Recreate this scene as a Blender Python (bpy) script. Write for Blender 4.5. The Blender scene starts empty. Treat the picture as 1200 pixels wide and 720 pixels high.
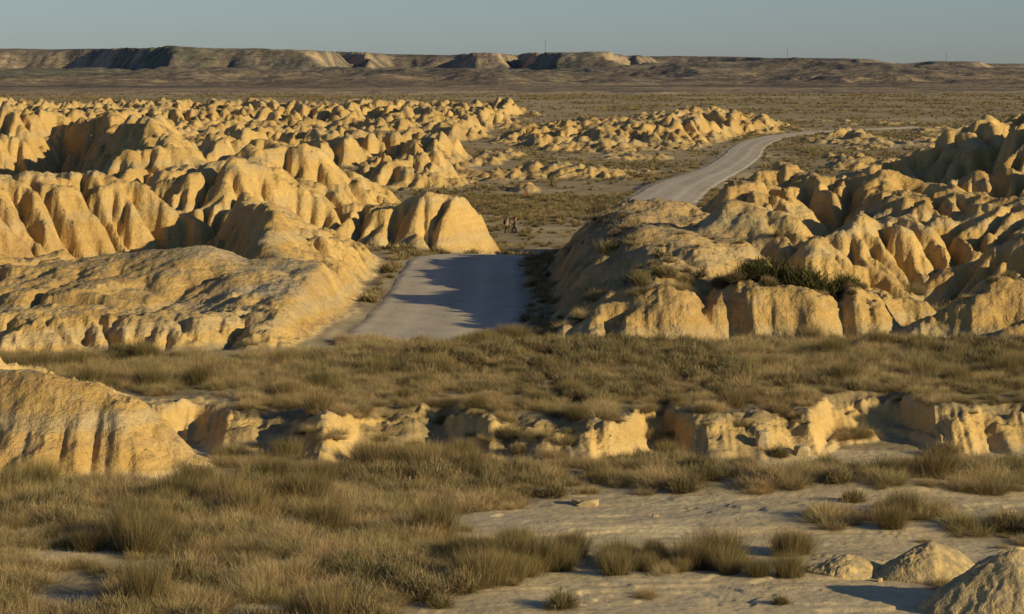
import bpy, bmesh, math, heapq, random, time
from mathutils import Vector, Matrix
import numpy as np
T0 = time.time()
random.seed(7)
F = 3000.0; CAMH = 16.0; HOR = 75.0          # focal length and horizon of the level, shifted camera (in 1200 px units)

def Pw(px, py, z):
    """ground point at height z that stands at photo position (px,py)"""
    Y = F*(CAMH-z)/(py-HOR)
    return ((px-600.0)*Y/F, Y)

# ------------------------------------------------------------------ noise
_rng = np.random.RandomState(11)
_tab = _rng.rand(8, 256, 256).astype(np.float32)
def vn(x, y, k=0):
    x = np.asarray(x, np.float32) + 1000.37*(k % 7); y = np.asarray(y, np.float32) + 517.13*(k//7+k)
    xi = np.floor(x).astype(np.int32); yi = np.floor(y).astype(np.int32)
    fx = x-xi; fy = y-yi
    fx = fx*fx*fx*(fx*(fx*6-15)+10); fy = fy*fy*fy*(fy*(fy*6-15)+10)
    t = _tab[k % 8].ravel()
    x0 = xi & 255; x1 = (xi+1) & 255; y0 = (yi & 255) << 8; y1 = ((yi+1) & 255) << 8
    a = t.take(y0+x0); b = t.take(y0+x1); c = t.take(y1+x0); d = t.take(y1+x1)
    return (a+(b-a)*fx)*(1-fy)+(c+(d-c)*fx)*fy*1.0
def fbm(x, y, o=4, k=0, g=0.5):
    s = 0; a = 1.0; n = 0
    for i in range(o):
        s = s+a*(vn(x, y, k+i)-0.5)*2; n += a; a *= g; x = x*2.03+3.1; y = y*2.03+1.7
    return s/n
def ridged(x, y, o=3, k=0):
    s = 0; a = 1.0; n = 0
    for i in range(o):
        s = s+a*(1-np.abs(vn(x, y, k+i)*2-1)*2); n += a; a *= 0.5; x = x*2.1+5; y = y*2.1+9
    return s/n
def sst(a, b, x):
    t = np.clip((x-a)/(b-a), 0, 1); return t*t*(3-2*t)

# ------------------------------------------------------------------ road
ROADPTS = [  # X, Y, z, half width
    (-5.4, 145.5, 0.0, 5.3), (-4.8, 151, 0.0, 5.2), (-4.1, 165, 0.1, 5.0), (-3.9, 180, 0.15, 4.8), (-3.9, 198, 0.15, 4.6), (-3.6, 209, 0.1, 4.6),
    (-1.0, 218, -0.35, 4.4), (3.4, 226, -1.15, 4.2), (8.4, 235, -1.8, 4.0), (12.6, 250, -2.1, 4.2), (14.8, 272, -1.7, 4.4), (16.6, 298, -1.2, 4.6), (19.6, 325, -0.9, 4.6),
    (25.0, 362, -0.8, 4.4), (33.5, 410, -0.9, 3.6), (42, 470, -1.0, 3.6), (48, 520, -1.0, 3.5), (57, 575, -0.9, 3.5), (72, 625, -0.8, 3.4),
    (92, 665, -1.0, 3.2), (112, 700, -1.25, 2.6)]
def catmull(P, n=14):
    P = np.array(P, float); out = []
    for i in range(len(P)-1):
        p0 = P[max(i-1, 0)]; p1 = P[i]; p2 = P[i+1]; p3 = P[min(i+2, len(P)-1)]
        for t in np.linspace(0, 1, n, endpoint=False):
            out.append(0.5*((2*p1)+(-p0+p2)*t+(2*p0-5*p1+4*p2-p3)*t*t+(-p0+3*p1-3*p2+p3)*t**3))
    out.append(P[-1]); return np.array(out)
ROAD = catmull(ROADPTS)
def polydist(X, Y, C, nv):
    """distance to polyline C (x,y,...) with the interpolated extra columns"""
    best = np.full(X.shape, 1e9, np.float32); ex = [np.zeros(X.shape, np.float32) for _ in range(nv)]
    side = np.zeros(X.shape, np.float32); sp = np.zeros(X.shape, np.float32); acc = 0.0
    for a, b in zip(C[:-1], C[1:]):
        dx, dy = b[0]-a[0], b[1]-a[1]; L2 = dx*dx+dy*dy+1e-9; L = math.sqrt(L2)
        t = np.clip(((X-a[0])*dx+(Y-a[1])*dy)/L2, 0, 1)
        qx = X-(a[0]+t*dx); qy = Y-(a[1]+t*dy); d = np.sqrt(qx*qx+qy*qy)
        m = d < best
        best = np.where(m, d, best)
        side = np.where(m, np.sign(dx*(Y-a[1])-dy*(X-a[0])), side)
        sp = np.where(m, acc+t*L, sp)
        for j in range(nv):
            ex[j] = np.where(m, a[2+j]+(b[2+j]-a[2+j])*t, ex[j])
        acc += L
    return best, side, sp, ex
def road_fields(X, Y):
    """distance to the centre line, height, half width; evaluated only near the road"""
    sh = X.shape; X = X.ravel(); Y = Y.ravel()
    D = np.full(X.shape, 999.0, np.float32); Z = np.zeros(X.shape, np.float32); W = np.full(X.shape, 4.0, np.float32)
    xc = np.interp(Y, ROAD[:, 1], ROAD[:, 0])
    near = (np.abs(X-xc) < 60) & (Y > 125) & (Y < 740)
    idx = np.nonzero(near)[0]
    o = np.argsort(Y[idx]); idx = idx[o]
    ys = Y[idx]; n = len(ROAD)
    for s in range(0, n-1, 14):
        C = ROAD[max(0, s-14):min(n, s+29)]
        ya, yb = ROAD[s, 1], ROAD[min(s+14, n-1), 1]
        if s == 0: ya = -1e9
        if s+14 >= n-1: yb = 1e9
        i0, i1 = np.searchsorted(ys, ya), np.searchsorted(ys, yb)
        if i1 <= i0: continue
        k = idx[i0:i1]
        d, sd, sp, ex = polydist(X[k], Y[k], C, 2)
        D[k] = d; Z[k] = ex[0]; W[k] = ex[1]
    return D.reshape(sh), Z.reshape(sh), W.reshape(sh)

# ------------------------------------------------------------------ flat ground (before the hills)
BANK = np.array([(-60, 120.5), (-19, 119.5), (-14.5, 119), (-13, 117), (-10, 116.8), (-8.3, 113.5), (-7, 117.6), (-5, 117), (-3.2, 118.5), (-1, 114.6), (1.5, 113.8), (3.6, 114.2),
                 (5.4, 115.2), (7, 119), (8.2, 116), (10, 116.5), (13.6, 117), (15, 121), (18.5, 121.5), (19.5, 116.8), (22, 117.5), (30, 119), (75, 121)])
def bank_line(X):
    w = 2.6*fbm(X*0.3, X*0+3, 3, 21)+0.55*fbm(X*1.3, X*0+9, 3, 25)
    return np.interp(X, BANK[:, 0], BANK[:, 1])+w
def flat(X, Y):
    zt = 0.14*fbm(X*0.08, Y*0.08, 3, 2)+0.15+0.35*np.exp(-((Y-138-0.05*X)/5.0)**2)*sst(-12, -8, X)                        # terrace
    # low country beyond the road's crest
    zt = zt-2.0*sst(216, 240, Y+0.1*X)+0.7*sst(290, 420, Y)+0.5*sst(500, 1300, Y)
    zt = zt+0.35*fbm(X*0.03, Y*0.03, 4, 5)*sst(230, 300, Y)
    yb = bank_line(X)
    # the wash in front of the bank and the foreground flat
    yf = np.clip((112-Y)/34.0, 0, 1)
    zl = -1.5+0.50*sst(0, 0.75, yf)+0.22*fbm(X*0.09+4, Y*0.12, 4, 9)
    zl = zl+0.30*np.exp(-((X-7.0)/8.5)**2-((Y-106.0)/3.0)**2)+0.40*np.exp(-((X-16)/7.0)**2-((Y-103.5)/2.2)**2)+0.3*np.exp(-((X-21)/4.0)**2-((Y-108)/2.5)**2)
    d = Y-yb+0.45*fbm(X*1.1, Y*1.1, 3, 31)
    sl = np.clip(sst(-0.30, 0.15, fbm(X*0.17, X*0+5, 3, 33))+0.35*sst(4, 7, X), 0, 1)                 # 0: upright face, 1: slumped
    w0 = 1.3+3.8*sl
    steep = sst(-1, 0.55, d/w0)
    step = 0.30*sst(-3.6, -2.2, d+1.2*fbm(X*0.5, Y*0.3, 3, 36))*sst(0.0, 0.3, fbm(X*0.16+8, X*0+1, 2, 38))
    h = zt-zl
    z = zl+h*np.maximum(steep, step*0.8)
    return z

# ------------------------------------------------------------------ hills of the middle ground
# each: exponent, [(px,py,z, width on the far/left side, width on the camera/right side)]
def W_(l): return [Pw(a, b, c)+(c, d, e) for a, b, c, d, e in l]
HILLS = [
 # fluted mound that ends at the road, and the ridge running left from it
 (2.4, [(-7.2, 228.5, 4.6, 4, 6.5), (-4.4, 228, 5.0, 5.0, 6.8), (-3.0, 228, 4.6, 3.4, 6.0)]),
 (1.8, [(-22, 254, 6.3, 8, 22), (-18.5, 243, 5.0, 7, 17), (-15.2, 235, 3.9, 6, 13), (-11.2, 231, 3.7, 5, 10.5), (-8, 229, 4.0, 4, 8)]),
 (1.7, W_([(350, 200, 5.6, 9, 17), (330, 184, 6.9, 9, 18), (308, 173, 7.5, 9, 20)])),
 (1.9, W_([(310, 176, 7.8, 9, 15), (270, 196, 6.8, 9, 13), (215, 184, 7.3, 10, 13), (165, 184, 7.4, 10, 12)])),
 (1.7, W_([(215, 184, 7.3, 7, 7), (160, 150, 8.3, 8, 11), (120, 140, 8.8, 10, 18), (60, 134, 9.3, 12, 24), (-10, 137, 9.3, 12, 26), (-120, 140, 9.4, 14, 26)])),
 (1.8, W_([(105, 205, 6.6, 8, 12), (60, 196, 7.2, 8, 16), (20, 200, 7.2, 9, 16), (-60, 205, 7.2, 10, 18), (-190, 215, 7.0, 10, 18)])),
 (1.5, W_([(60, 285, 3.4, 4, 9), (25, 292, 3.2, 4, 9), (-30, 300, 3.2, 6, 9)])),
 # apron hill left of the road with its pinnacle
 (1.15, [(-15.5, 170, 3.7, 4, 6), (-17.0, 177, 4.7, 3, 9), (-18.7, 184, 6.3, 2.2, 11), (-19.6, 192, 6.0, 2.6, 12), (-20.5, 202, 5.4, 3, 12), (-23.5, 214, 4.4, 4, 10)]),
 (1.3, [(-14.5, 168, 3.4, 6, 23), (-18.5, 169.5, 3.9, 3, 25), (-21.5, 170, 3.7, 3, 25), (-26, 172, 3.3, 3, 25), (-35, 177, 2.6, 4, 25), (-48, 180, 3.0, 6, 25), (-60, 182, 3.2, 6, 25)]),
 (2.2, [(-14.2, 150, 1.7, 7, 3.4), (-13.6, 163, 2.3, 7, 4.0), (-13.2, 177, 2.9, 8, 4.0), (-13.4, 190, 2.7, 8, 4.2), (-15, 200, 2.2, 6, 4)]),
 (2.6, [(-13.6, 147.5, 1.5, 7, 5), (-18, 146.5, 1.6, 9, 5), (-24, 145.5, 1.4, 9, 5), (-33, 144.5, 1.6, 9, 5), (-50, 145, 1.9, 9, 5)]),
 (1.9, W_([(60, 360, 2.0, 4, 8), (-30, 362, 2.2, 5, 9), (-150, 362, 2.4, 5, 9)])),
 # mound at the left edge in front of the terrace
 (1.2, [(-19.0, 112, 2.55, 5, 6.2), (-21.5, 112, 2.85, 5, 6.6), (-26, 112, 2.7, 6, 7)]),
 (1.6, [(-23.4, 119.5, 2.2, 2, 5), (-25.0, 119, 3.2, 4, 6), (-28, 118, 3.4, 5, 6)]),
 (2.2, [(-14.5, 108.8, -0.85, 1.2, 2.0), (-17.5, 107.8, -0.55, 2, 2.6), (-20, 107.3, -0.45, 2, 2.6)]),
 # ridge on the right of the road
 ((1.25, 2.6), [(7.2, 147, 3.2, 5.6, 4), (7.8, 158, 4.7, 6.2, 10), (8.4, 172, 5.5, 7.0, 14), (9.0, 188, 5.8, 7.4, 13), (9.4, 200, 5.3, 7.7, 12), (10.2, 209, 4.4, 8.2, 10)]),
 (2.0, W_([(800, 262, 5.2, 7, 9), (850, 231, 7.0, 6.5, 7), (885, 240, 6.5, 6, 8), (960, 290, 4.2, 5, 7), (1000, 318, 2.6, 4, 6)])),
 (2.4, [(9, 156, 3.1, 9, 4), (13, 157, 3.3, 9, 4), (17, 156, 3.0, 8, 4), (20.5, 156, 2.4, 5, 4)]),
 # vertical clay banks
 (6.0, [(9.0, 147, 2.2, 5, 3), (10.5, 149, 2.9, 7, 5.2), (13.5, 149.5, 3.2, 8, 5.4), (17.0, 149, 3.05, 7, 5.0), (18.0, 149, 2.7, 5, 4.2)]),
 (4.0, [(19.2, 147, 2.6, 3, 2.4), (20.2, 146.2, 2.5, 2.5, 2.2)]),
 (2.8, [(22.6, 145, 1.6, 2, 2.5), (24, 145.5, 2.3, 2.5, 3.2), (26.6, 145.5, 3.7, 3.0, 3.8), (29.3, 145.5, 2.7, 3.0, 4), (34, 146, 2.6, 3.5, 4), (44, 146, 3.0, 4, 4)]),
 # gullied hills behind
 (1.7, W_([(868, 222, 5.6, 6, 9), (890, 197, 6.8, 8, 12), (930, 191, 7.1, 8, 17), (990, 197, 6.9, 8, 20), (1020, 206, 6.4, 8, 20), (1085, 208, 6.4, 9, 20), (1140, 224, 5.8, 9, 17), (1215, 240, 5.4, 9, 15), (1320, 235, 6, 9, 16)])),
 (1.6, W_([(1000, 262, 4.4, 5, 8), (1040, 255, 4.7, 6, 9)])),
 (1.5, W_([(1090, 262, 3.9, 5, 8), (1150, 262, 4.1, 6, 8), (1230, 262, 4.2, 6, 8)])),
 (1.7, [(31.0, 170, 3.2, 5, 6), (34.5, 168.5, 5.2, 7, 8), (39, 167.5, 6.6, 8, 9), (52, 166, 7.6, 8, 10)]),
 (1.7, W_([(1010, 200, 3.6, 6, 10), (1050, 180, 5.8, 9, 16), (1090, 163, 7.4, 9, 22), (1150, 144, 9.2, 10, 28), (1210, 130, 10.4, 12, 30), (1330, 118, 12, 14, 30)])),
 (1.5, W_([(1130, 205, 4.6, 5, 9), (1180, 196, 5.4, 6, 11), (1250, 190, 6, 6, 12)])),
 # low outcrops on the flat beyond the crest
 (2.0, W_([(455, 208, -0.6, 6, 7), (500, 200, -0.2, 6, 9), (545, 201, -0.5, 6, 7)])),
 (2.0, W_([(590, 202, -0.5, 8, 9), (640, 192, 0.3, 8, 12), (690, 197, -0.1, 8, 10), (745, 198, -0.5, 6, 7)])),
]
def hill_field(X, Y, H, FL):
    out = np.zeros(X.shape, np.float32)
    wx = X+1.6*fbm(X*0.11, Y*0.11, 3, 40)+0.5*fbm(X*0.45, Y*0.45, 2, 44)
    wy = Y+2.2*fbm(X*0.11+7, Y*0.11, 3, 47)+0.5*fbm(X*0.45, Y*0.45, 2, 50)
    for q, L in H:
        C = np.array(L, float)
        if C[-1, 0] < C[0, 0] and abs(C[-1, 0]-C[0, 0]) > abs(C[-1, 1]-C[0, 1]): C = C[::-1]   # always walked from left to right
        wm = max(C[:, 3].max(), C[:, 4].max())+4
        m = (X > C[:, 0].min()-wm) & (X < C[:, 0].max()+wm) & (Y > C[:, 1].min()-wm) & (Y < C[:, 1].max()+wm)
        if not m.any(): continue
        d, sd, sp, ex = polydist(wx[m], wy[m], C, 3)
        w = np.where(sd > 0, ex[1], ex[2]) 
        t = np.clip(d/w, 0, 1.3)
        qq = np.where(sd > 0, q[0], q[1]) if isinstance(q, tuple) else q
        h = (ex[0]-FL[m])*(1-t**qq)
        h = np.maximum(h, 0)
        a = out[m]; k = 0.5                                          # smooth maximum
        out[m] = np.where(np.abs(a-h) < k, np.maximum(a, h)+(k-np.abs(a-h))**2/(4*k)*(np.minimum(a, h) > 0), np.maximum(a, h))
    return out

# ------------------------------------------------------------------ erosion (stream power + creep + talus) on a regular grid
NB = [(-1, 0, 1), (1, 0, 1), (0, -1, 1), (0, 1, 1), (-1, -1, 1.4142), (-1, 1, 1.4142), (1, -1, 1.4142), (1, 1, 1.4142)]
def flood(z, fixed):
    ny, nx = z.shape; n = ny*nx
    zl = z.ravel().tolist(); done = bytearray(fixed.ravel().astype(np.uint8).tobytes())+bytearray(b"\x01"*(nx+4))
    act = ~fixed
    adj = np.zeros_like(fixed); adj[1:] |= act[:-1]; adj[:-1] |= act[1:]; adj[:, 1:] |= act[:, :-1]; adj[:, :-1] |= act[:, 1:]
    seeds = np.nonzero((fixed & adj).ravel())[0].tolist()
    hq = [(zl[i], i) for i in seeds]; heapq.heapify(hq)
    push = heapq.heappush; pop = heapq.heappop; offs = (-1, 1, -nx, nx, -nx-1, -nx+1, nx-1, nx+1)
    while hq:
        h, i = pop(hq)
        for o in offs:
            j = i+o
            if not done[j]:
                done[j] = 1
                if zl[j] <= h: zl[j] = h+0.0008
                push(hq, (zl[j], j))
    return np.array(zl, np.float64).reshape(z.shape)
def erode(z, fixed, dx, K, iters, Dc, talus, m=0.45, hardness=None, A0=0.3):
    talus = np.broadcast_to(talus, z.shape)
    ny, nx = z.shape
    fixed = fixed.copy(); fixed[0] = fixed[-1] = True; fixed[:, 0] = fixed[:, -1] = True
    act = np.nonzero(~fixed.ravel())[0]
    z = z.astype(np.float64)
    hd = np.ones(z.shape) if hardness is None else hardness
    for it in range(iters):
        if it % 4 == 0: z = flood(z, fixed)
        zf = z.ravel()
        best = np.zeros(len(act)); rec = act.copy(); dist = np.ones(len(act))
        for oy, ox, dd in NB:
            j = act+oy*nx+ox
            s = (zf[act]-zf[j])/(dd*dx)
            mk = s > best
            best[mk] = s[mk]; rec[mk] = j[mk]; dist[mk] = dd*dx
        o = np.argsort(zf[act], kind='stable')
        ai = act[o].tolist(); ri = rec[o].tolist()
        A = np.full(ny*nx, dx*dx).tolist()
        for a, r in zip(reversed(ai), reversed(ri)):
            if a != r: A[r] += A[a]
        Aa = np.array(A)
        f = (K*hd.ravel()[act[o]]*np.maximum(Aa[act[o]]**m-A0**m, 0)/dist[o])
        fl = f.tolist(); zz = zf.tolist()
        for a, r, ff in zip(ai, ri, fl):
            if a != r: zz[a] = (zz[a]+ff*zz[r])/(1+ff)
        z = np.array(zz).reshape(ny, nx)
        c = Dc/(dx*dx)
        ns = max(1, int(c/0.2)+1)
        for _ in range(ns):
            l = z[:-2, 1:-1]+z[2:, 1:-1]+z[1:-1, :-2]+z[1:-1, 2:]-4*z[1:-1, 1:-1]
            z[1:-1, 1:-1] += np.where(fixed[1:-1, 1:-1], 0, l*c/ns)
        for _ in range(3):                                           # talus: slopes steeper than the limit slump
            for oy, ox in ((1, 0), (0, 1)):
                a = z[:ny-oy, :nx-ox]; b = z[oy:, ox:]
                d = a-b; ex = np.sign(d)*np.maximum(np.abs(d)-talus[:ny-oy, :nx-ox]*dx, 0)*0.4
                a -= ex*(~fixed[:ny-oy, :nx-ox]); b += ex*(~fixed[oy:, ox:])
    return z, Aa.reshape(ny, nx)

class Grid:
    def __init__(s, x0, x1, y0, y1, dx):
        s.dx = dx; s.x = np.arange(x0, x1, dx); s.y = np.arange(y0, y1, dx)
        s.X, s.Y = np.meshgrid(s.x, s.y)
    def sample(s, A, X, Y):
        u = np.clip((X-s.x[0])/s.dx, 0, len(s.x)-1.001); v = np.clip((Y-s.y[0])/s.dx, 0, len(s.y)-1.001)
        i = u.astype(np.int32); j = v.astype(np.int32); fu = u-i; fv = v-j
        return (A[j, i]*(1-fu)+A[j, i+1]*fu)*(1-fv)+(A[j+1, i]*(1-fu)+A[j+1, i+1]*fu)*fv

def log(*a): print('[%.1fs]' % (time.time()-T0), *a)

# near grid
GN = Grid(-80, 86, 100, 350, 0.32)
fl = flat(GN.X, GN.Y)
hh = hill_field(GN.X, GN.Y, HILLS, fl)
rd, rz, rw = road_fields(GN.X, GN.Y)
hh *= sst(0.2, 3.2, rd-rw)
hh = hh*(1+0.10*fbm(GN.X*0.25, GN.Y*0.25, 4, 60)+0.12*fbm(GN.X*0.02, GN.Y*0.075, 2, 66)+0.24*fbm(GN.X*0.03, GN.Y*0.17, 3, 67)*sst(2, 5, GN.X)*sst(13, 9, GN.X)*sst(222, 205, GN.Y))
outside = np.abs(GN.X) > GN.Y*0.27+6
fixed = (hh < 0.12) | outside
z0 = fl+np.maximum(hh-0.1, 0)*(1+0.22*fbm(GN.X*0.16, GN.Y*0.12, 3, 64))+0.10*_rng.rand(*fl.shape)*(hh > 0.2)
rough = sst(0.3, 1.8, hh)*(1-0.8*np.exp(-((GN.X+20)/14)**4-((GN.Y-162)/18)**4))*(1-0.7*np.exp(-((GN.X+5)/5)**2-((GN.Y-226)/9)**2))*(1-0.85*np.exp(-((GN.X+17)/12)**2-((GN.Y-166)/18)**2))*(1-0.85*np.exp(-((GN.X-11.5)/7.5)**4-((GN.Y-174)/24)**4))*(1-0.8*np.exp(-((GN.X+22)/9)**2-((GN.Y-112)/9)**2))
cB0 = np.exp(-((GN.Y-145.5)/5.5)**4)*sst(5.5, 8, GN.X)*sst(19, 17, GN.X)
rough = rough*(1-0.85*cB0)
z0 = z0+rough*(0.52*fbm(GN.X*0.60, GN.Y*0.42, 3, 68)+0.30*(ridged(GN.X*0.28, GN.Y*0.2, 2, 69)-0.5))
plates = np.exp(-((GN.X+24)/13)**2-((GN.Y-156)/9)**2)
z0 = z0+plates*sst(0.3, 1.2, hh)*(0.55*sst(-0.03, 0.03, fbm(GN.X*0.16, GN.Y*0.2, 4, 71))+0.4*sst(0.13, 0.17, fbm(GN.X*0.3, GN.Y*0.3, 4, 73))-0.5)
# softer and harder ground: the apron hills stay smooth, the cliffs gully deeply
hard = np.ones(fl.shape)
hard *= 1-0.85*np.exp(-((GN.X+18)/15)**2-((GN.Y-164)/18)**2)
hard *= 1-0.88*np.exp(-((GN.X-11)/7)**4-((GN.Y-176)/27)**4)
hard *= 1-0.6*np.exp(-((GN.X+22)/16)**4-((GN.Y-160)/18)**4)
hard *= 1-0.92*np.exp(-((GN.X+21)/9)**2-((GN.Y-112)/9)**2)
cliffB = np.exp(-((GN.Y-144.5)/4.5)**4)*sst(5.5, 8, GN.X)*sst(60, 50, GN.X)
slot = sst(0.9, 0.3, np.abs(GN.X-21.4-0.25*(GN.Y-144)))+0.8*sst(0.35, 0.1, np.abs(GN.X-18.9))+0.7*sst(0.3, 0.1, np.abs(GN.X-20.2-0.1*(GN.Y-144)))+0.6*np.exp(-((GN.X-27.6)/1.0)**2-((GN.Y-142.3)/1.2)**2)
z0 = np.where(fixed, z0, fl+(z0-fl)*(1-0.8*np.clip(slot, 0, 1)*cliffB))
zn, An = erode(z0, fixed, GN.dx, 0.30, 10, 0.009, 1.55+2.6*cliffB, hardness=hard*(1-0.85*cliffB))
def blur(a, n):
    b = a.copy()
    for _ in range(n):
        b[1:-1] = 0.25*(b[:-2]+b[2:])+0.5*b[1:-1]; b[:, 1:-1] = 0.25*(b[:, :-2]+b[:, 2:])+0.5*b[:, 1:-1]
    return b
def deepen(z, fixed, k1, k2, n1, n2, lo):
    b1 = blur(z, n1); b2 = blur(b1, n2)
    m = blur((~fixed).astype(float), 4)**2
    return z+m*np.clip(k1*(z-b1)+k2*(b1-b2), -lo, lo*0.6)
soft = 1-0.7*np.exp(-((GN.X+18)/14)**2-((GN.Y-166)/17)**2)-0.9*np.exp(-((GN.X+21)/8)**2-((GN.Y-111)/8)**2)-0.75*np.exp(-((GN.X-11)/7)**4-((GN.Y-175)/24)**4)
soft = np.clip(soft, 0.05, 1)*(1-0.75*cliffB)
zn = zn+soft*(deepen(zn, fixed, 0.75, 0.22, 4, 18, 0.7)-zn)
act_ = blur((~fixed).astype(float), 3)**2
zn = zn-soft*act_*np.minimum(0.15*blur(np.clip(np.log(An/0.35), 0, 4.5), 1), 0.55)
zn_h = zn-fl
log('near grid', zn.shape, fixed.mean())

# ------------------------------------------------------------------ far badlands
GF = Grid(-258, 258, 300, 970, 0.90)
def far_env(X, Y):
    px = 600+F*X/Y+22*fbm(X*0.02, Y*0.02, 3, 70)
    py = HOR+F*12.5/Y+5*fbm(X*0.016, Y*0.016, 3, 74)
    right = np.interp(py, [104, 109, 114, 122, 130, 140, 150, 158, 166, 172, 182, 190, 210], [200, 380, 585, 640, 600, 555, 500, 560, 500, 455, 330, 300, 250])
    m1 = sst(0, 26, right-px)*sst(111, 115, py)
    n = 0.5+0.50*fbm(X*0.045, Y*0.020, 4, 80)+0.50*fbm(X*0.15, Y*0.06, 3, 85)
    top = 3.3+1.6*fbm(X*0.012, Y*0.008, 3, 90)+2.2*sst(430, 350, Y)
    n = n-0.07*sst(400, 520, Y)
    h1 = m1*top*sst(0.30, 0.68, n)
    # the low band right of centre
    c = np.interp(px, [560, 650, 750, 830, 900, 960, 1050, 1100], [142, 140, 137, 135, 136, 139, 143, 146])
    wd = np.interp(px, [600, 650, 760, 830, 900, 1000, 1060], [5, 9, 11, 12, 9, 5, 3])
    m2 = np.clip(1-((py-c)/wd)**2, 0, 1)*sst(560, 620, px)*sst(1090, 1000, px)
    tp2 = np.interp(px, [600, 650, 760, 800, 830, 860, 950, 1050], [2.6, 3.0, 4.2, 5.6, 5.2, 4.0, 2.6, 1.4])
    h2 = m2*tp2*sst(0.2, 0.6, n+0.12)
    # small broken hills on the flat
    c3 = np.clip(1-((py-172)/9)**2, 0, 1)*sst(400, 440, px)*sst(560, 500, px)
    h3 = 4.2*c3*sst(0.35, 0.65, n)
    c4 = np.clip(1-((py-163)/4)**2, 0, 1)*sst(950, 975, px)*sst(1110, 1080, px)
    h3 = np.maximum(h3, 0.9*c4)
    n5 = fbm(X*0.05, Y*0.018, 4, 95)
    h5 = 0.8*sst(0.14, 0.30, n5)*sst(330, 400, px)*sst(800, 720, px)*sst(124, 130, py)*sst(250, 232, py)
    h6 = 0.5*sst(0.16, 0.30, fbm(X*0.045+7, Y*0.016, 4, 97))*sst(640, 760, px)*sst(122, 128, py)*sst(176, 160, py)
    return np.maximum.reduce([h1, h2, h3, h5, h6])
flF = flat(GF.X, GF.Y)
hF = hill_field(GF.X, GF.Y, HILLS, flF)
fe = far_env(GF.X, GF.Y)*sst(335, 365, GF.Y)
rdF, rzF, rwF = road_fields(GF.X, GF.Y)
fe = fe*sst(955, 880, GF.Y)
hF = np.maximum(hF, fe*sst(2, 14, rdF-rwF))
hF = hF*(1+0.12*fbm(GF.X*0.12, GF.Y*0.12, 3, 62))
fixedF = (hF < 0.15) | (np.abs(GF.X) > GF.Y*0.255+8)
zF, AF = erode(flF+np.maximum(hF-0.1, 0)+0.5*_rng.rand(*flF.shape)*(hF > 0.3)+sst(0.5, 2.5, hF)*1.5*fbm(GF.X*0.30, GF.Y*0.14, 3, 78), fixedF, GF.dx, 0.40, 7, 0.012, 1.7, A0=1.2)
zF = deepen(zF, fixedF, 0.45, 0.3, 3, 14, 1.2)
zF = zF-blur((~fixedF).astype(float), 2)**2*np.minimum(0.28*blur(np.clip(np.log(AF/2.0), 0, 4.5), 1), 1.0)
zF_h = zF-flF
log('far grid', zF.shape, fixedF.mean())

# ------------------------------------------------------------------ mesas on the horizon
GM = Grid(-1560, 1560, 1350, 5900, 11.0)
SKY_PX = [-300, 0, 60, 130, 180, 230, 300, 385, 400, 440, 455, 535, 545, 592, 606, 615, 718, 735, 744, 756, 850, 900, 1015, 1024, 1040, 1060, 1075, 1088, 1145, 1158, 1300, 1500]
SKY_PY = [57, 57, 58, 57, 55.5, 57, 58, 60, 61, 61.5, 63.5, 65, 62, 62.5, 65.5, 61.5, 62, 66.5, 64.5, 66, 66.5, 68, 69, 70.5, 74, 75, 73.5, 72, 72.5, 75, 75.5, 75]
RIM_PX = [-300, 60, 80, 135, 165, 190, 370, 385, 400, 430, 450, 540, 546, 592, 603, 612, 640, 716, 730, 742, 752, 760, 850, 1010, 1030, 1060, 1078, 1085, 1142, 1160, 1500]
RIM_Y = [4700, 4700, 4650, 4350, 3800, 3500, 3500, 3700, 4300, 3950, 4500, 4500, 3950, 3950, 4600, 4500, 3550, 3500, 4300, 4100, 4100, 4600, 4500, 4000, 4200, 4900, 4900, 4300, 4300, 5000, 5000]
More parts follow.
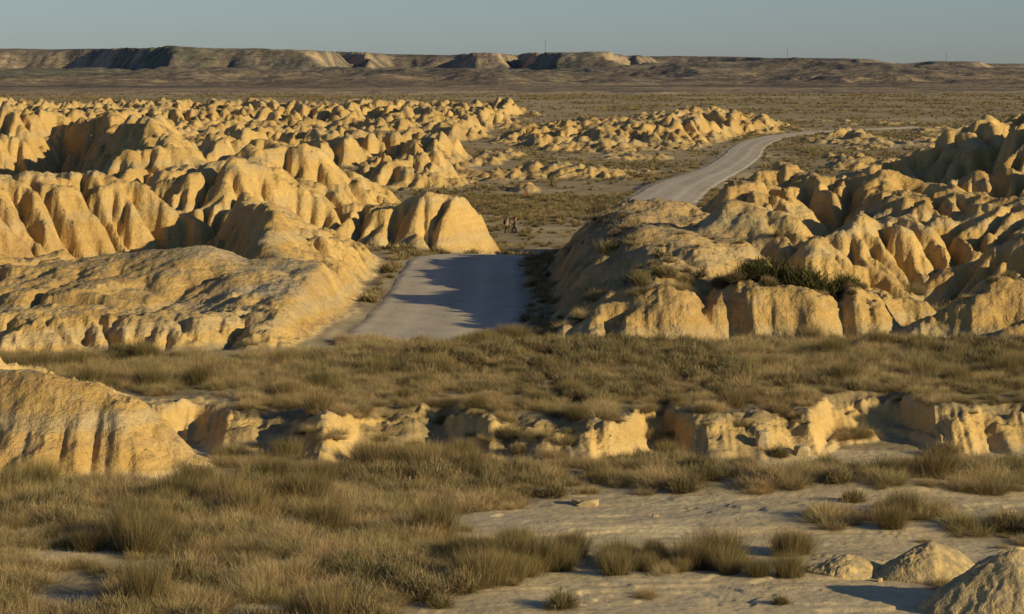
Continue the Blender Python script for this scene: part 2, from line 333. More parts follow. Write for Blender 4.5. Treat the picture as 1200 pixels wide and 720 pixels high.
def mesa_env(X, Y):
    px = 600+F*X/Y
    base = 0.6+5.5*sst(2000, 3900, Y)+1.2*fbm(X*0.003, Y*0.003, 3, 100)*sst(1500, 2100, Y)
    pxw = px+9*fbm(X*0.006, Y*0.006, 3, 104)
    rim = np.interp(pxw, RIM_PX, RIM_Y)+120*fbm(X*0.005, Y*0.001, 3, 106)
    zt = CAMH+(HOR-np.interp(px, SKY_PX, SKY_PY))*np.maximum(rim, 3300)/F
    w = 210+60*fbm(X*0.004, Y*0.001, 2, 108)
    t = sst(0, 1, (Y-(rim-w))/w)
    z = base*(1-t)+zt*t+1.0*fbm(X*0.01, Y*0.01, 3, 109)*t*0
    # rolling lower hills in front of the mesas
    def ridge(z, P, q=1.6):
        L = []
        for a, b, yy, wl, wr in P: L.append(((a-600)*yy/F, yy, CAMH-(b-HOR)*yy/F, wl, wr))
        C = np.array(L)
        wx = X+25*fbm(X*0.01, Y*0.01, 3, 112); wy = Y+60*fbm(X*0.008, Y*0.008, 3, 115)
        d, sd, sp, ex = polydist(wx, wy, C, 3)
        tt = np.clip(d/np.where(sd > 0, ex[1], ex[2]), 0, 1)
        return np.maximum(z, base*tt**q*0.0+base+(ex[0]-base)*(1-tt**q))
    z = ridge(z, [(728, 88, 2750, 120, 200), (775, 79, 2750, 160, 330), (830, 77.5, 2750, 160, 380), (930, 79, 2750, 160, 380), (1040, 82, 2700, 160, 300)])
    z = ridge(z, [(905, 96, 2150, 70, 150), (940, 89.5, 2150, 90, 220), (1010, 88, 2150, 90, 260), (1100, 90, 2150, 90, 240), (1260, 92, 2150, 90, 200)])
    z = ridge(z, [(860, 73, 3400, 120, 260), (960, 72, 3400, 160, 300), (1040, 78, 3300, 160, 260)], 1.3)
    z = ridge(z, [(225, 88, 2500, 70, 160), (262, 84.5, 2500, 90, 190), (300, 88, 2500, 70, 160)])
    z = ridge(z, [(470, 90, 2500, 60, 160), (500, 86.5, 2500, 90, 200), (545, 90, 2450, 60, 160)])
    z = ridge(z, [(340, 85, 2900, 90, 200), (420, 82, 2900, 90, 300), (520, 83, 2900, 90, 260), (600, 85, 2800, 90, 200)])
    z = z+(7.0*np.maximum(0, fbm(X*0.010, Y*0.005, 4, 118))+1.5*fbm(X*0.03, Y*0.02, 3, 119))*sst(1650, 2000, Y)*(1-t)
    return z, base, t
zm0, mbase, mt = mesa_env(GM.X, GM.Y)
hm0 = zm0-mbase
fixM = (hm0 < 0.9) | (mt > 0.985) | (np.abs(GM.X) > GM.Y*0.262+30)
zM, AM = erode(zm0+0.8*_rng.rand(*zm0.shape)*(~fixM), fixM, GM.dx, 0.060, 7, 0.8, 0.9, A0=200.0)
log('mesa grid', zM.shape)

# ------------------------------------------------------------------ the full surface
def sstc(a, b, x): return sst(a, b, x)
def near_surface(X, Y):
    """height, hill height and masks for 70 < Y < 1400"""
    fz = flat(X, Y)
    hN = GN.sample(zn_h, X, Y); hFa = GF.sample(zF_h, X, Y)
    w = sst(325, 345, Y)
    h = hN*(1-w)+hFa*w
    h = np.where(Y < 96, 0, h)
    d, rz, rw = road_fields(X, Y)
    z = fz+h
    e = d-rw-0.35*fbm(X*0.5, Y*0.5, 3, 120)
    k = sst(3.4, 0.2, e)
    z = z*(1-k)+(rz-0.05)*k
    z = z+0.16*np.exp(-((e-0.9)/0.5)**2)*(0.5+0.5*fbm(X*0.6, Y*0.6, 2, 122))*(Y < 240)
    hm = sst(0.12, 0.7, h)
    sm = np.ones(X.shape, np.float32)                                # the apron stays smooth
    sm = sm*(1-0.65*np.exp(-((X+17)/15)**2-((Y-168)/15)**2))*(1-0.6*np.exp(-((X+22)/7)**2-((Y-111)/7)**2))*(1-0.6*np.exp(-((X-13)/7)**2-((Y-168)/13)**2))
    lod = np.clip(260/Y, 0.35, 1)
    n1 = fbm(X*0.55, Y*0.55, 4, 130); n2 = fbm(X*2.3, Y*2.3, 4, 134); n3 = ridged(X*1.5, Y*1.2, 3, 138)
    z = z+hm*(0.24*n1*sm+0.14*n2*sm*lod-0.26*sm*(1-n3)*0.5)
    z = z+hm*sst(300, 380, Y)*(0.50*(ridged(X*0.30, Y*0.12, 3, 160)-0.5)+0.45*fbm(X*0.9, Y*0.4, 3, 163))
    led = np.sin((z+0.35*fbm(X*0.15, Y*0.15, 2, 142))*7.5)*0.022+np.sin((z+0.2*n1)*17)*0.012
    z = z+hm*led*sm
    # the cut face of the wash bank: lumps, slots and fallen blocks
    yb = bank_line(X); dd = Y-yb
    bk = np.exp(-(dd/1.7)**2)*(Y < 135)
    z = z+bk*(0.42*fbm(X*0.9, Y*1.1, 4, 145)+0.16*n2)
    flatm = 1-hm
    z = z+flatm*(1-0.5*(Y < 113))*(0.05*fbm(X*0.7, Y*0.7, 4, 150)+0.025*fbm(X*3.1, Y*3.1, 2, 154))*np.where(k > 0.5, 0.15, 1)
    # thin crust ledges on the foreground pans
    fg = sst(114, 108, Y)
    led2 = fbm(X*0.10, Y*0.28, 4, 158)
    z = z+fg*0.07*sst(-0.015, 0.015, led2)+fg*0.05*sst(0.20, 0.23, led2)+fg*0.04*sst(-0.25, -0.22, led2)
    return z, h, d-rw, rz, k, bk, dd

def veg_cover(X, Y, h, e, slope, dd):
    """share of the ground under plants, 0..1"""
    n = fbm(X*0.12, Y*0.07, 4, 170); px = 600+F*X/Y
    py = HOR+F*(CAMH+0.8)/Y
    c = np.zeros(X.shape, np.float32)
    # foreground: dense on the left, bare pans on the right
    bare = np.interp(py, [520, 560, 575, 590, 605, 640, 665, 690, 720, 760], [900, 720, 640, 560, 520, 530, 640, 540, 480, 440])
    fgl = sst(40, -60, px-bare-60*n)
    fgr = 0.0
    strip = np.exp(-((py-647-14*n)/15)**2)*sst(520, 560, px)*sst(960, 900, px)           # tussock row on the pan
    strip2 = np.exp(-((py-598-6*n)/9)**2)*sst(930, 960, px)*sst(1130, 1080, px)*0.8
    strip3 = np.exp(-((py-612)/12)**2)*sst(1090, 1130, px)
    strip4 = np.exp(-((py-552-8*n)/13)**2)*sst(560, 640, px)
    for bx0, by0, bw, bh in ((62, 641, 70, 9), (70, 687, 60, 8), (335, 598, 50, 6), (30, 612, 40, 5), (300, 700, 60, 6), (455, 655, 30, 6)):
        fgl = fgl*(1-0.97*np.exp(-((px-bx0)/bw)**4-((py-8-by0)/bh)**4))
    fgl = fgl*(0.62+0.38*sst(-0.35, 0.05, fbm(X*0.3, Y*0.2, 3, 172)))
    f = np.maximum.reduce([fgl, strip*0.55, strip2, strip3, strip4*0.85, 0.012*np.ones(X.shape)])
    c = np.where(dd < -0.3, f, c)
    # terrace behind the wash
    ter = np.where((dd >= 0.3) & (Y < 160), 0.90*sst(-0.55, -0.1, n+0.15), 0)
    c = np.maximum(c, ter*sst(0.45, 0.15, h))
    c = np.where((Y >= 152) & (Y < 235), 0.75*sst(0.45, 0.1, h), c)
    c = c*(1-sst(137, 141, Y)*sst(222, 215, Y)*sst(-9.2, -10.2, X)*0.985)
    # beyond the crest
    n2 = fbm(X*0.04, Y*0.025, 4, 176)
    far = 0.50+1.25*n2+0.35*fbm(X*0.15, Y*0.06, 3, 179)
    far = np.where(Y > 232, np.clip(far, 0.04, 0.95)*sst(0.7, 0.2, h), 0)
    pale = np.exp(-((px-1040)/80)**4-((py-168)/8)**2)
    pale = np.maximum(pale, np.exp(-((px-1085)/60)**2-((py-141)/4)**2))
    far = far*(1-pale)
    c = np.where(Y > 232, far, c)
    # scrub on the shaded foot and the top of the ridge right of the road, and on the bank
    rr = sst(0.8, 1.6, X)*sst(9.5, 6.5, X)*(Y > 146)*(Y < 222)*(0.45+0.6*fbm(X*0.3, Y*0.15, 3, 178))+0.10*sst(22, 18, X)*(X > 6)*(Y > 150)*(Y < 185)
    tp = np.exp(-((X-14.5)/6)**2-((Y-151.5)/3.4)**2)*0.9
    tq = np.exp(-((X-8.5)/3)**2-((Y-152)/4)**2)*0.5
    tr = np.exp(-((X-26)/5)**2-((Y-152)/5)**2)*0.6
    c = np.maximum.reduce([c, rr, tp, tq, tr])
    c = c*(1-0.97*((X < -12.8) & (Y > 105.5) & (Y < 122)))
    c = c*np.where(Y < 148.5, 1, sst(0.0, 0.8, e))*np.maximum(sst(0.85, 0.45, slope), 0.9*(rr > 0.2)*sst(1.6, 1.0, slope))
    return np.clip(c, 0, 1)

CLAY = np.array([0.60, 0.388, 0.132]); OCH = np.array([0.51, 0.312, 0.096]); PALE = np.array([0.60, 0.45, 0.235]); RED = np.array([0.38, 0.225, 0.115])
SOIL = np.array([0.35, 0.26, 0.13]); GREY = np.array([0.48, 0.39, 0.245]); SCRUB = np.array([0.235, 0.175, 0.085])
def mix(a, b, t): return a*(1-t[..., None])+b*t[..., None]
def near_colour(X, Y, z, h, e, slope, bk, veg):
    sh = X.shape+(3,)
    c = np.broadcast_to(SOIL, sh).astype(np.float32)
    n = fbm(X*0.09, Y*0.06, 4, 180)[..., ]; n2 = fbm(X*0.5, Y*0.4, 4, 184)
    px = 600+F*X/Y; py = HOR+F*(CAMH-z)/Y
    c = mix(c, PALE*0.95, sst(0.0, 0.5, n2*0.6+n)*0.6*(Y > 118))
    fg = (Y < 116)*1.0
    c = mix(c, PALE, fg*(0.92-0.45*sst(0.1, 0.6, veg)))
    c = mix(c, GREY, fg*sst(-0.1, 0.3, n2)*0.35)
    hc = mix(np.broadcast_to(CLAY, sh), OCH, sst(-0.3, 0.4, n+0.4*n2))
    strata = 0.5+0.5*np.sin((z+0.5*fbm(X*0.05, Y*0.05, 3, 188))*3.1)
    hc = mix(hc, CLAY*1.05, 0.3*strata)
    lay = (z+0.9*fbm(X*0.02, Y*0.02, 3, 189)+0.15*fbm(X*0.3, Y*0.3, 2, 191))
    hc = mix(hc, np.array([0.45, 0.37, 0.22]), 0.40*sst(0.72, 0.92, np.sin(lay*1.9+0.6)))
    hc = mix(hc, np.array([0.42, 0.245, 0.10]), 0.5*sst(0.80, 0.95, np.sin(lay*2.7+2.6))*sst(-0.1, 0.3, n))
    brn = np.exp(-((X-8)/6)**2-((Y-175)/26)**2); hc = mix(hc, np.array([0.34, 0.235, 0.115]), 0.75*brn)
    bandr = np.exp(-((X-14)/5)**2-((Y-173)/7)**2)*np.exp(-((z-5.5)/0.6)**2)
    hc = mix(hc, np.array([0.42, 0.37, 0.20]), bandr*0.7)
    red = np.exp(-((X+36.5)/5)**2-((Y-187)/12)**2)+0.55*np.exp(-((X-9)/4)**2-((Y-178)/18)**2)+0.45*sst(0.35, 0.6, fbm(X*0.06+9, Y*0.05, 3, 192))
    hc = mix(hc, RED, np.clip(red, 0, 0.75)*(0.6+0.4*n2))
    # smooth flat parts of the hills are paler and dustier, with salt stains
    fl_ = sst(0.45, 0.12, slope)
    hc = mix(hc, np.array([0.40, 0.31, 0.165]), fl_*0.75)
    salt = np.clip(np.exp(-((X+15.5)/4.5)**2-((Y-167)/5)**2)+np.exp(-((X+15)/3)**2-((Y-157)/3.0)**2)+np.exp(-((X+18)/4)**2-((Y-110)/1.8)**2), 0, 1)*sst(-0.35, 0.25, n2)
    hc = mix(hc, GREY*0.95, salt*0.9)
    hm = sst(0.1, 0.45, h+0.25*n2)
    c = mix(c, hc, hm)
    c = mix(c, mix(np.broadcast_to(CLAY*1.02, sh), PALE, 0.35*strata), np.clip(np.exp(-((Y-bank_line(X)+0.8)/3.2)**4)*(Y < 135)*1.2, 0, 1)*sst(0.12, 0.35, slope))
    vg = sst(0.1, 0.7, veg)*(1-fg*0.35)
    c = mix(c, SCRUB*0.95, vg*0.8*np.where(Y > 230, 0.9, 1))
    fr = sst(500, 1000, Y)*(1-hm)
    c = mix(c, SCRUB*1.45, fr*0.75*sst(-0.6, 0.2, fbm(X*0.012, Y*0.006, 4, 196)))
    c = mix(c, np.array([0.40, 0.30, 0.15]), 0.8*np.clip(np.exp(-((px-1040)/85)**4-((py-168)/9)**2)+np.exp(-((px-1085)/60)**2-((py-141)/4)**2), 0, 1)*(1-hm))
    c = mix(c, PALE*0.75, sst(0.28, 0.36, fbm(X*0.006, Y*0.02, 3, 199))*sst(600, 800, Y)*(1-hm)*0.7)
    rough_ = np.clip(0.28+0.72*hm+0.8*bk, 0, 1)*np.where(Y > 118, np.maximum(0.5, hm), 1)
    verge = sst(2.2, 0.2, e)*(Y < 700)
    c = mix(c, np.array([0.36, 0.285, 0.17]), verge*0.75)
    return np.concatenate([c, rough_[..., None]], -1)

# ------------------------------------------------------------------ blender helpers
scene = bpy.context.scene
C = scene.collection
def new_mesh(name, V, Fq=None, loops=None, mat=None, col=None, smooth=True):
    me = bpy.data.meshes.new(name)
    V = np.asarray(V, np.float32)
    me.vertices.add(len(V)); me.vertices.foreach_set('co', V.ravel())
    Fq = np.asarray(Fq, np.int32)
    k = Fq.shape[1]
    me.loops.add(Fq.size); me.loops.foreach_set('vertex_index', Fq.ravel())
    me.polygons.add(len(Fq)); me.polygons.foreach_set('loop_start', np.arange(0, Fq.size, k, dtype=np.int32))
    me.update(calc_edges=True)
    if smooth: me.polygons.foreach_set('use_smooth', np.ones(len(Fq), bool))
    if col is not None:
        a = me.attributes.new('Tint', 'FLOAT_COLOR', 'POINT'); col = np.asarray(col)
        cc = np.ones((len(V), 4), np.float32); cc[:, :col.shape[1]] = col; a.data.foreach_set('color', cc.ravel())
    if mat: me.materials.append(mat)
    me.validate()
    return me
def link(me, name, label=None, cat=None, group=None, kind=None, parent=None, loc=None):
    o = bpy.data.objects.new(name, me); C.objects.link(o)
    if label: o['label'] = label
    if cat: o['category'] = cat
    if group: o['group'] = group
    if kind: o['kind'] = kind
    if parent: o.parent = parent
    if loc is not None: o.location = loc
    return o
def split_faces(V, Q, col, cats, names, mat, smooth=True):
    """one mesh object for each category of faces"""
    for cid, (name, label, cat) in names.items():
        q = Q[cats == cid]
        if len(q) == 0: continue
        used = np.zeros(len(V), bool); used[q.ravel()] = True
        re = np.cumsum(used)-1
        me = new_mesh(name, V[used], re[q], mat=mat, col=col[used], smooth=smooth)
        link(me, name, label, cat, kind='structure')

# ------------------------------------------------------------------ materials
def nt(mat): mat.use_nodes = True; n = mat.node_tree; n.nodes.clear(); return n
class NB_:
    def __init__(s, name):
        s.m = bpy.data.materials.new(name); s.t = nt(s.m); s.N = s.t.nodes; s.L = s.t.links
        s.out = s.N.new('ShaderNodeOutputMaterial'); s.p = s.N.new('ShaderNodeBsdfPrincipled')
        s.L.new(s.p.outputs[0], s.out.inputs[0]); s.p.inputs['Roughness'].default_value = 0.95
        s.p.inputs['Specular IOR Level'].default_value = 0.1
        s.geo = s.N.new('ShaderNodeNewGeometry')
    def noise(s, scale, detail=4, rough=0.55, vec=None, dist=0):
        n = s.N.new('ShaderNodeTexNoise'); n.inputs['Scale'].default_value = scale; n.inputs['Detail'].default_value = detail
        n.inputs['Roughness'].default_value = rough; n.inputs['Distortion'].default_value = dist
        s.L.new(vec if vec is not None else s.geo.outputs['Position'], n.inputs['Vector']); return n.outputs['Fac']
    def vor(s, scale, feature='DISTANCE_TO_EDGE', vec=None):
        n = s.N.new('ShaderNodeTexVoronoi'); n.feature = feature; n.inputs['Scale'].default_value = scale
        s.L.new(vec if vec is not None else s.geo.outputs['Position'], n.inputs['Vector']); return n.outputs['Distance']
    def stretch(s, v):
        n = s.N.new('ShaderNodeVectorMath'); n.operation = 'MULTIPLY'; n.inputs[1].default_value = v
        s.L.new(s.geo.outputs['Position'], n.inputs[0]); return n.outputs[0]
    def math(s, op, a, b=None, clamp=False):
        n = s.N.new('ShaderNodeMath'); n.operation = op; n.use_clamp = clamp
        for i, v in enumerate((a, b)):
            if v is None: continue
            if isinstance(v, (int, float)): n.inputs[i].default_value = v
            else: s.L.new(v, n.inputs[i])
        return n.outputs[0]
    def mapr(s, v, a, b, c, d):
        n = s.N.new('ShaderNodeMapRange'); s.L.new(v, n.inputs[0])
        for i, x in enumerate((a, b, c, d)): n.inputs[i+1].default_value = x
        return n.outputs[0]
    def mixc(s, f, a, b, typ='MIX'):
        n = s.N.new('ShaderNodeMix'); n.data_type = 'RGBA'; n.blend_type = typ
        for i, v in ((0, f), (6, a), (7, b)):
            if isinstance(v, (int, float)): n.inputs[i].default_value = v
            elif isinstance(v, (tuple, list)): n.inputs[i].default_value = (*v, 1)
            else: s.L.new(v, n.inputs[i])
        return n.outputs[2]
    def grey(s, v):
        n = s.N.new('ShaderNodeCombineColor')
        for i in range(3): s.L.new(v, n.inputs[i])
        return n.outputs[0]
    def attr(s, name='Tint'):
        n = s.N.new('ShaderNodeAttribute'); n.attribute_name = name; return n.outputs['Color']
    def bump(s, h, dist, strength=1.0, prev=None):
        n = s.N.new('ShaderNodeBump'); n.inputs['Distance'].default_value = dist; n.inputs['Strength'].default_value = strength
        s.L.new(h, n.inputs['Height'])
        if prev: s.L.new(prev, n.inputs['Normal'])
        return n.outputs[0]
    def base(s, c): s.L.new(c, s.p.inputs['Base Color']) if not isinstance(c, tuple) else setattr(s.p.inputs['Base Color'], 'default_value', (*c, 1))
    def normal(s, n): s.L.new(n, s.p.inputs['Normal'])

def clay_material():
    m = NB_('dry_clay')
    at = m.N.new('ShaderNodeAttribute'); at.attribute_name = 'Tint'; c = at.outputs['Color']; al = at.outputs['Alpha']
    big = m.mapr(m.noise(0.30, 5), 0.3, 0.7, 0.84, 1.12); c = m.mixc(1, c, m.grey(big), 'MULTIPLY')
    fine = m.mapr(m.noise(4.0, 6, 0.7), 0.3, 0.7, 0.86, 1.12); c = m.mixc(1, c, m.grey(fine), 'MULTIPLY')
    st = m.mapr(m.noise(1.0, 5, 0.6, m.stretch((0.2, 0.2, 4.0))), 0.35, 0.65, 0.94, 1.05); c = m.mixc(1, c, m.grey(st), 'MULTIPLY')
    dust = m.mapr(m.noise(0.9, 6, 0.7), 0.52, 0.72, 0, 0.45); c = m.mixc(dust, c, (0.50, 0.39, 0.22))
    m.base(c)
    b = m.bump(m.math('MULTIPLY', m.noise(1.5, 7, 0.60), al), 0.32)
    b = m.bump(m.math('MULTIPLY', m.noise(1.0, 4, 0.6, m.stretch((2.0, 2.0, 5.0)), 0.6), al), 0.06, 0.7, b)
    cr = m.math('MULTIPLY', m.mapr(m.vor(2.6), 0.0, 0.10, 0, 1), m.mapr(al, 0.3, 0.9, 0.12, 1))
    b = m.bump(cr, 0.025, 0.5, b)
    b = m.bump(m.math('MULTIPLY', m.noise(9, 4, 0.6), al), 0.025, 0.7, b)
    m.normal(b); return m.m
MAT_CLAY = clay_material()
def mesa_material():
    m = NB_('mesa_scrubland')
    c = m.attr()
    c = m.mixc(1, c, m.grey(m.mapr(m.noise(0.02, 6, 0.7), 0.3, 0.7, 0.72, 1.25)), 'MULTIPLY')
    sp = m.mapr(m.noise(0.11, 4, 0.8), 0.46, 0.60, 0, 1)
    c = m.mixc(m.math('MULTIPLY', sp, 0.55), c, (0.055, 0.052, 0.036))
    m.base(c)
    m.normal(m.bump(m.noise(0.03, 6, 0.65), 9.0)); return m.m
MAT_MESA = mesa_material()
def road_material():
    m = NB_('gravel_road')
    c = m.mixc(m.mapr(m.noise(0.5, 5), 0.3, 0.7, 0, 1), (0.46, 0.375, 0.25), (0.57, 0.465, 0.31))
    tr = m.attr('Tint')
    c = m.mixc(1, c, tr, 'MULTIPLY')
    c = m.mixc(1, c, m.grey(m.mapr(m.noise(9, 5, 0.75), 0.3, 0.7, 0.78, 1.2)), 'MULTIPLY')
    c = m.mixc(m.mapr(m.noise(30, 2, 0.5), 0.62, 0.7, 0, 0.5), c, (0.55, 0.49, 0.38))
    m.base(c)
    b = m.bump(m.noise(1.0, 4), 0.06); b = m.bump(m.noise(12, 5, 0.75), 0.035, 1, b)
    m.normal(b); return m.m
MAT_ROAD = road_material()

# ------------------------------------------------------------------ near and middle ground mesh
def build_sheet(ys, us, far=False):
    U, Yg = np.meshgrid(us, ys); X = U*Yg; Y = Yg
    z, h, e, rz, k, bk, dd = near_surface(X, Y)
    gz_u = np.gradient(z, axis=1)/np.maximum(np.gradient(X, axis=1), 1e-6)
    gz_y = (np.gradient(z, axis=0))/np.maximum(np.gradient(Y, axis=0), 1e-6)
    slope = np.sqrt(gz_u**2+gz_y**2)
    hs = GN.sample(SLN, X, Y) if not far else GF.sample(SLF, X, Y)
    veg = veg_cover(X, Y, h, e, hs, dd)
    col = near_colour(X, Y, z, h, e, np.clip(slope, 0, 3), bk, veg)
    ny, nx = X.shape
    V = np.stack([X, Y, z], -1).reshape(-1, 3)
    I = np.arange(ny*nx).reshape(ny, nx)
    Q = np.stack([I[:-1, :-1], I[:-1, 1:], I[1:, 1:], I[1:, :-1]], -1).reshape(-1, 4)
    hc = h[:-1, :-1].ravel(); xc = X[:-1, :-1].ravel(); yc = Y[:-1, :-1].ravel()
    roadx = np.interp(yc, ROAD[:, 1], ROAD[:, 0])
    cats = np.zeros(len(Q), np.int32)
    hill = hc > 0.25
    cats[hill & (yc < 136)] = 3
    cats[hill & (yc >= 136) & (xc < roadx)] = 1
    cats[hill & (yc >= 136) & (xc >= roadx) ] = 2
    cats[hill & (xc >= roadx) & (yc > 242) & (xc > 20)] = 4
    if far: cats[hill] = 5
    ec = e[:-1, :-1].ravel()
    keep = ec > -1.2                                                  # no ground sheet under the middle of the road
    return V, Q[keep], col.reshape(-1, 4), cats[keep]
def slope_of(z, dx):
    gy, gx = np.gradient(z, dx); return np.sqrt(gx*gx+gy*gy)
SLN = slope_of(zn, GN.dx); SLF = slope_of(zF, GF.dx)
QUAL = globals().get('QUAL', 1.0)
ys = [71.0]
while ys[-1] < 352: ys.append(ys[-1]*(1+0.0016/QUAL))
us = np.arange(-0.262, 0.2621, 0.00058/QUAL)
V, Q, col, cats = build_sheet(np.array(ys), us)
split_faces(V, Q, col, cats, {
    0: ('ground', 'pale dry flat and terrace ground between the clay hills', 'ground'),
    1: ('hills', 'gullied ochre clay hills left of the gravel road', 'hills'),
    2: ('hills', 'gullied clay hills and banks right of the gravel road', 'hills'),
    3: ('hill', 'smooth yellow clay mound at the left edge in front of the grass terrace', 'hill'),
    4: ('hills', 'high clay ridge at the right edge behind the gullied hills', 'hills')}, MAT_CLAY)
log('near mesh', len(V))
yf = [ys[-1]]
while yf[-1] < 1395: yf.append(yf[-1]*1.0022)
usf = np.arange(-0.252, 0.2521, 0.00065)
V, Q, col, cats = build_sheet(np.array(yf), usf, True)
split_faces(V, Q, col, cats, {0: ('plain', 'scrub covered plain beyond the gravel road crest', 'plain'),
    5: ('badlands', 'wide belt of low eroded yellow badlands across the plain', 'badlands')}, MAT_CLAY)
log('far mesh', len(V))

# ------------------------------------------------------------------ mesas mesh
def build_mesas():
    ys_ = [1352.0]
    while ys_[-1] < 5850: ys_.append(ys_[-1]*1.0034)
    U, Y = np.meshgrid(np.arange(-0.252, 0.2521, 0.00075), np.array(ys_)); X = U*Y
    Z = GM.sample(zM, X, Y); mb = GM.sample(mbase, X, Y); sl = GM.sample(slope_of(zM, GM.dx), X, Y)
    r = ridged(X*0.028+0.3*fbm(X*0.01, Y*0.01, 2, 240), Y*0.006, 3, 241)
    Z = Z+sst(0.05, 0.3, sl)*(r-0.6)*3.5+sst(1600, 2100, Y)*(0.9*fbm(X*0.03, Y*0.012, 4, 245)+0.5*fbm(X*0.15, Y*0.03, 3, 249))
    fr_ = fbm(X*0.011, Y*0.0032, 5, 252); fm = sst(1650, 1950, Y)*sst(3700, 3300, Y)
    Z = Z+fm*(8.0*np.maximum(0, fr_)+2.5*np.maximum(0, fbm(X*0.03, Y*0.008, 4, 257)))
    s = sst(1480, 1360, Y); Z = Z*(1-s)+(flat(X, Y)-0.3)*s
    V = np.stack([X, Y, Z], -1).reshape(-1, 3); ny, nx = X.shape
    I = np.arange(ny*nx).reshape(ny, nx)
    Q = np.stack([I[:-1, :-1], I[:-1, 1:], I[1:, 1:], I[1:, :-1]], -1).reshape(-1, 4)
    sh = X.shape+(3,)
    n = fbm(X*0.004, Y*0.003, 4, 200); n2 = fbm(X*0.02, Y*0.012, 4, 204)
    c = mix(np.broadcast_to(np.array([0.17, 0.13, 0.085]), sh), np.array([0.27, 0.205, 0.125]), sst(-0.3, 0.4, n+0.5*n2))
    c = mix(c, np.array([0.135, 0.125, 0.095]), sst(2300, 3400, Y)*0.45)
    c = mix(c, np.array([0.075, 0.068, 0.05]), 0.7*sst(0.05, 0.3, fbm(X*0.006, Y*0.009, 4, 212)))
    c = mix(c, np.array([0.30, 0.23, 0.13]), 0.7*sst(0.15, 0.3, fbm(X*0.009+5, Y*0.012, 4, 216)))
    green = np.exp(-((X+560)/230)**2-((Y-3300)/600)**2)+np.exp(-((X-20*1)/150)**2-((Y-3250)/320)**2)
    c = mix(c, np.array([0.13, 0.145, 0.07]), np.clip(green, 0, 0.75))
    c = mix(c, np.array([0.42, 0.31, 0.175]), sst(0.12, 0.34, sl)*sst(-0.2, 0.25, n2+0.3*n)*0.8)
    c = mix(c, np.array([0.105, 0.092, 0.07]), np.clip(np.exp(-((Y-2700)/300)**2)*sst(130, 200, X)*sst(480, 380, X), 0, 1)*0.6)
    c = mix(c, np.array([0.36, 0.29, 0.17]), sst(0.30, 0.40, fbm(X*0.002+3, Y*0.012, 3, 208))*sst(0.2, 0.05, sl)*0.5)
    c = mix(c, np.array([0.10, 0.085, 0.06]), 0.5*fm*sst(0.02, 0.22, fr_+0.25*n2))
    c = mix(c, np.array([0.20, 0.185, 0.16]), 0.25*sst(1500, 3600, Y))  # air haze put into the colour: greyer with distance
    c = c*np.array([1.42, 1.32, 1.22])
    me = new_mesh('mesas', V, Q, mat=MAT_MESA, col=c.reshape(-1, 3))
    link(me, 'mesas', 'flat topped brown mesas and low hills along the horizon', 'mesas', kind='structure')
build_mesas()

# ------------------------------------------------------------------ road mesh
def build_road():
    R = catmull(ROADPTS, 60); ns = 27
    t = np.gradient(R[:, :2], axis=0); t /= np.linalg.norm(t, axis=1)[:, None]; nrm = np.stack([-t[:, 1], t[:, 0]], 1)
    # resample by length
    V = []; T = []
    for s in np.linspace(-1, 1, ns):
        w = R[:, 3]*(1+0.05*fbm(R[:, 0]*0.4, R[:, 1]*0.4, 3, 220)*abs(s))+0.28*np.sign(s)*fbm(R[:, 0]*0.9, R[:, 1]*0.9+40*np.sign(s), 3, 224)*abs(s)
        x = R[:, 0]+nrm[:, 0]*s*w; y = R[:, 1]+nrm[:, 1]*s*w
        z = R[:, 2]+0.07*(1-s*s)+0.02-0.10*sst(0.93, 1.0, np.full(len(R), abs(s)))-0.025*(np.exp(-((abs(s)-0.38)/0.09)**2))+0.012*fbm(x, y, 3, 228)
        tint = 1.0+0.16*np.exp(-((abs(s)-0.36)/0.10)**2)-0.10*np.exp(-(s/0.10)**2)+0.14*fbm(x*0.35, y*0.05, 4, 230)-0.10*sst(0.8, 1.0, np.full(len(R), abs(s)))
        z = z+0.06*sst(0.80, 0.88, abs(s))*sst(0.97, 0.90, abs(s))*(0.6+0.8*fbm(x*0.7, y*0.3, 3, 233))
        V.append(np.stack([x, y, z], -1)); T.append(np.stack([tint]*3, -1))
    V = np.stack(V, 1); T = np.stack(T, 1)
    n, m = V.shape[:2]; I = np.arange(n*m).reshape(n, m)
    Q = np.stack([I[:-1, :-1], I[:-1, 1:], I[1:, 1:], I[1:, :-1]], -1).reshape(-1, 4)[:, ::-1]
    me = new_mesh('road', V.reshape(-1, 3), Q, mat=MAT_ROAD, col=T.reshape(-1, 3))
    link(me, 'road', 'wide pale gravel track winding between the clay hills', 'road', kind='structure')
build_road()

# ------------------------------------------------------------------ plants
def plant_material(name, rough=1.0, trans=0.25):
    m = NB_(name)
    oi = m.N.new('ShaderNodeObjectInfo')
    v = m.N.new('ShaderNodeMapRange'); m.L.new(oi.outputs['Random'], v.inputs[0]); v.inputs[3].default_value = 0.72; v.inputs[4].default_value = 1.18
    c = m.mixc(1, m.attr(), m.grey(v.outputs[0]), 'MULTIPLY')
    big = m.mapr(m.noise(0.35, 4), 0.35, 0.65, 0, 1)
    c = m.mixc(big, m.mixc(1, c, (0.80, 0.83, 0.72), 'MULTIPLY'), m.mixc(1, c, (1.12, 1.03, 0.98), 'MULTIPLY'))
    m.base(c); m.p.inputs['Specular IOR Level'].default_value = 0.05; m.p.inputs['Roughness'].default_value = rough
    tr = m.N.new('ShaderNodeBsdfTranslucent'); m.L.new(c, tr.inputs['Color'])
    mx = m.N.new('ShaderNodeMixShader'); mx.inputs[0].default_value = trans
    m.L.new(m.p.outputs[0], mx.inputs[1]); m.L.new(tr.outputs[0], mx.inputs[2]); m.L.new(mx.outputs[0], m.out.inputs[0])
    return m.m
